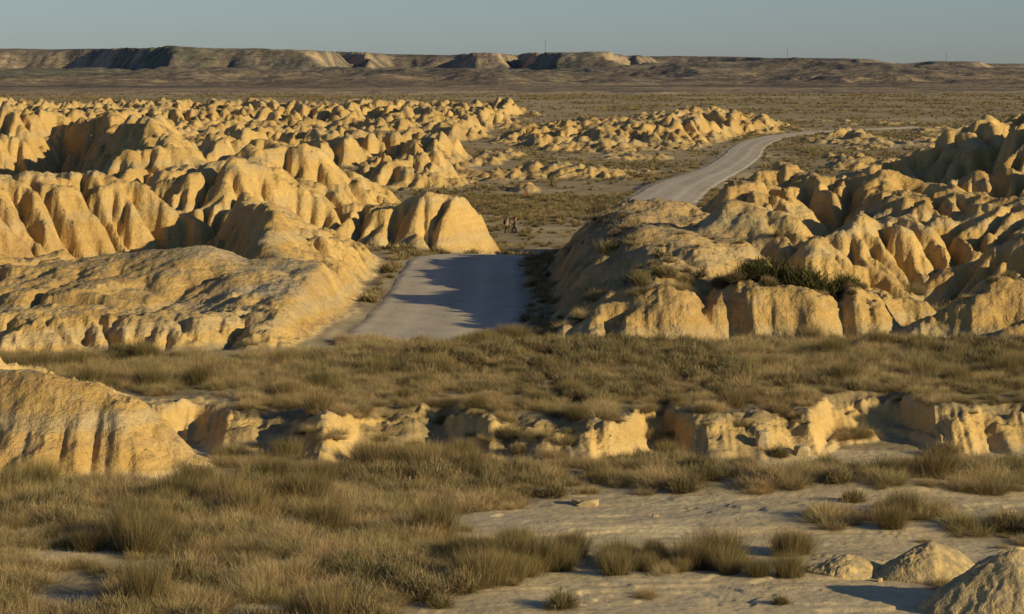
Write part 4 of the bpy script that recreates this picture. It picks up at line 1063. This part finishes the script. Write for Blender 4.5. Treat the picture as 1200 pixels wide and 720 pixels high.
gx, gy, gz_ = ground_at(1225, 728); earth_mound('earth_mound', gx, gy+1.6, 3.4, 2.2, 1.9, 9.0, 'largest earth mound with a shaded crumbly flank in the lower right corner', 0.2)

# ------------------------------------------------------------------ stones
def stone(px, py, w, h, seed, label):
    x, y, z = ground_at(px, py)
    def b(bm):
        bmesh.ops.create_icosphere(bm, subdivisions=4, radius=1.0)
        rs = np.random.RandomState(seed); off = rs.rand()*50
        co = np.array([v.co for v in bm.verts]); nn = fbm(co[:, 0]*1.3+off, co[:, 1]*1.3+co[:, 2], 4, 420)+0.4*fbm(co[:, 0]*4+off, co[:, 1]*4+co[:, 2]*3, 3, 424)
        for v, k in zip(bm.verts, nn):
            c = v.co*(1+0.42*k); v.co = Vector((max(min(c.x, .85), -.85)*w/2, max(min(c.y, .8), -.8)*w*.42, min(c.z, .62)*h*0.8))
    o = bm_object('stone', b, MAT_STONE, smooth=True, label=label, cat='stone', loc=(x, y, z+h*.15)); return o
MAT_STONE = solid('clay_stone', (0.42, 0.31, 0.16), 0.95, 0.25, 5.0)
stone(686, 592, 1.25, 0.38, 1, 'low clay lump alone on the upper part of the pan')
stone(1031, 682, 0.22, 0.20, 2, 'small stone in front of the middle earth mound')
stone(768, 606, 0.30, 0.16, 3, 'pale flat stone on the pan right of the clay lump')
stone(1000, 676, 0.40, 0.16, 4, 'flat clay clod at the foot of the smallest earth mound')
stone(940, 533, 0.85, 0.62, 5, 'square clay block fallen below the wash bank')
stone(893, 520, 0.7, 0.9, 6, 'upright clay block leaning at the foot of the wash bank')
# crumbs of clay over the pans: nobody could count them
r = np.random.RandomState(5); n = 2600
Yc = np.sqrt(r.uniform(74**2, 114**2, n)); Xc = r.uniform(-0.03, 0.235, n)*Yc
cz = near_surface(Xc, Yc); okc = r.uniform(0, 1, n) < (0.25+0.9*sst(0.0, 0.3, fbm(Xc*0.4, Yc*0.4, 3, 430)))
Xc, Yc, zc = Xc[okc], Yc[okc], cz[0][okc]; n = len(Xc)
ico = np.array([(1, 0, 0), (-1, 0, 0), (0, 1, 0), (0, -1, 0), (0, 0, 1), (0, 0, -1), (.7, .7, .3), (-.7, .6, .3)], float)[:6]
fc = np.array([(0, 2, 4), (2, 1, 4), (1, 3, 4), (3, 0, 4)])
s = np.exp(r.normal(-3.6, 0.55, n)); V = ico[None]*s[:, None, None]*r.uniform(0.6, 1.3, (n, 6, 3)); V[..., 2] *= 0.7
V += np.stack([Xc, Yc, zc], -1)[:, None]; Q = (np.arange(n)*6)[:, None, None]+fc[None]
me = new_mesh('debris', V.reshape(-1, 3), Q.reshape(-1, 3), mat=MAT_STONE, smooth=False); link(me, 'debris', 'crumbs of dry clay strewn over the pale pans', kind='stuff')
log('small things')

# ------------------------------------------------------------------ camera, sun and sky
cam = bpy.data.cameras.new('camera'); co = bpy.data.objects.new('camera', cam); C.objects.link(co)
co.location = (0, 0, CAMH); co.rotation_euler = (math.pi/2, 0, 0)
cam.sensor_width = 36; cam.lens = 36*F/1200; cam.shift_y = -(360-HOR)/1200; cam.clip_start = 0.5; cam.clip_end = 20000
scene.camera = co
SUN_EL, SUN_AZ = 16.3, -32.0                                          # azimuth of the sun measured from +X towards +Y
sd = bpy.data.lights.new('sun', 'SUN'); so = bpy.data.objects.new('sun', sd); C.objects.link(so)
sd.energy = 5.0; sd.angle = math.radians(0.55); sd.color = (1.0, 0.86, 0.56)
el, az = math.radians(SUN_EL), math.radians(SUN_AZ)
from mathutils import Vector
d = Vector((math.cos(el)*math.cos(az), math.cos(el)*math.sin(az), math.sin(el)))
so.rotation_euler = d.to_track_quat('Z', 'Y').to_euler(); so.location = (60, 0, 60)
w = bpy.data.worlds.new('World'); scene.world = w; w.use_nodes = True
N = w.node_tree.nodes; L = w.node_tree.links; bg = N['Background']
sky = N.new('ShaderNodeTexSky'); sky.sky_type = 'NISHITA'; sky.sun_disc = False
sky.sun_elevation = el; sky.sun_rotation = math.pi/2-az; sky.air_density = 1.0; sky.dust_density = 0.35; sky.ozone_density = 2.0; sky.altitude = 300
hs = N.new('ShaderNodeHueSaturation'); hs.inputs['Saturation'].default_value = 0.9; hs.inputs['Value'].default_value = 1.0
tn = N.new('ShaderNodeMix'); tn.data_type = 'RGBA'; tn.blend_type = 'MULTIPLY'; tn.inputs[0].default_value = 1; tn.inputs[7].default_value = (0.83, 1.02, 1.45, 1)
L.new(sky.outputs[0], hs.inputs['Color']); L.new(hs.outputs[0], tn.inputs[6]); L.new(tn.outputs[2], bg.inputs[0]); bg.inputs[1].default_value = 0.061
scene.view_settings.view_transform = 'Standard'; scene.view_settings.look = 'None'; scene.view_settings.exposure = 0
scene.cycles.max_bounces = 4; scene.cycles.diffuse_bounces = 1; scene.cycles.use_denoising = True
log('done')
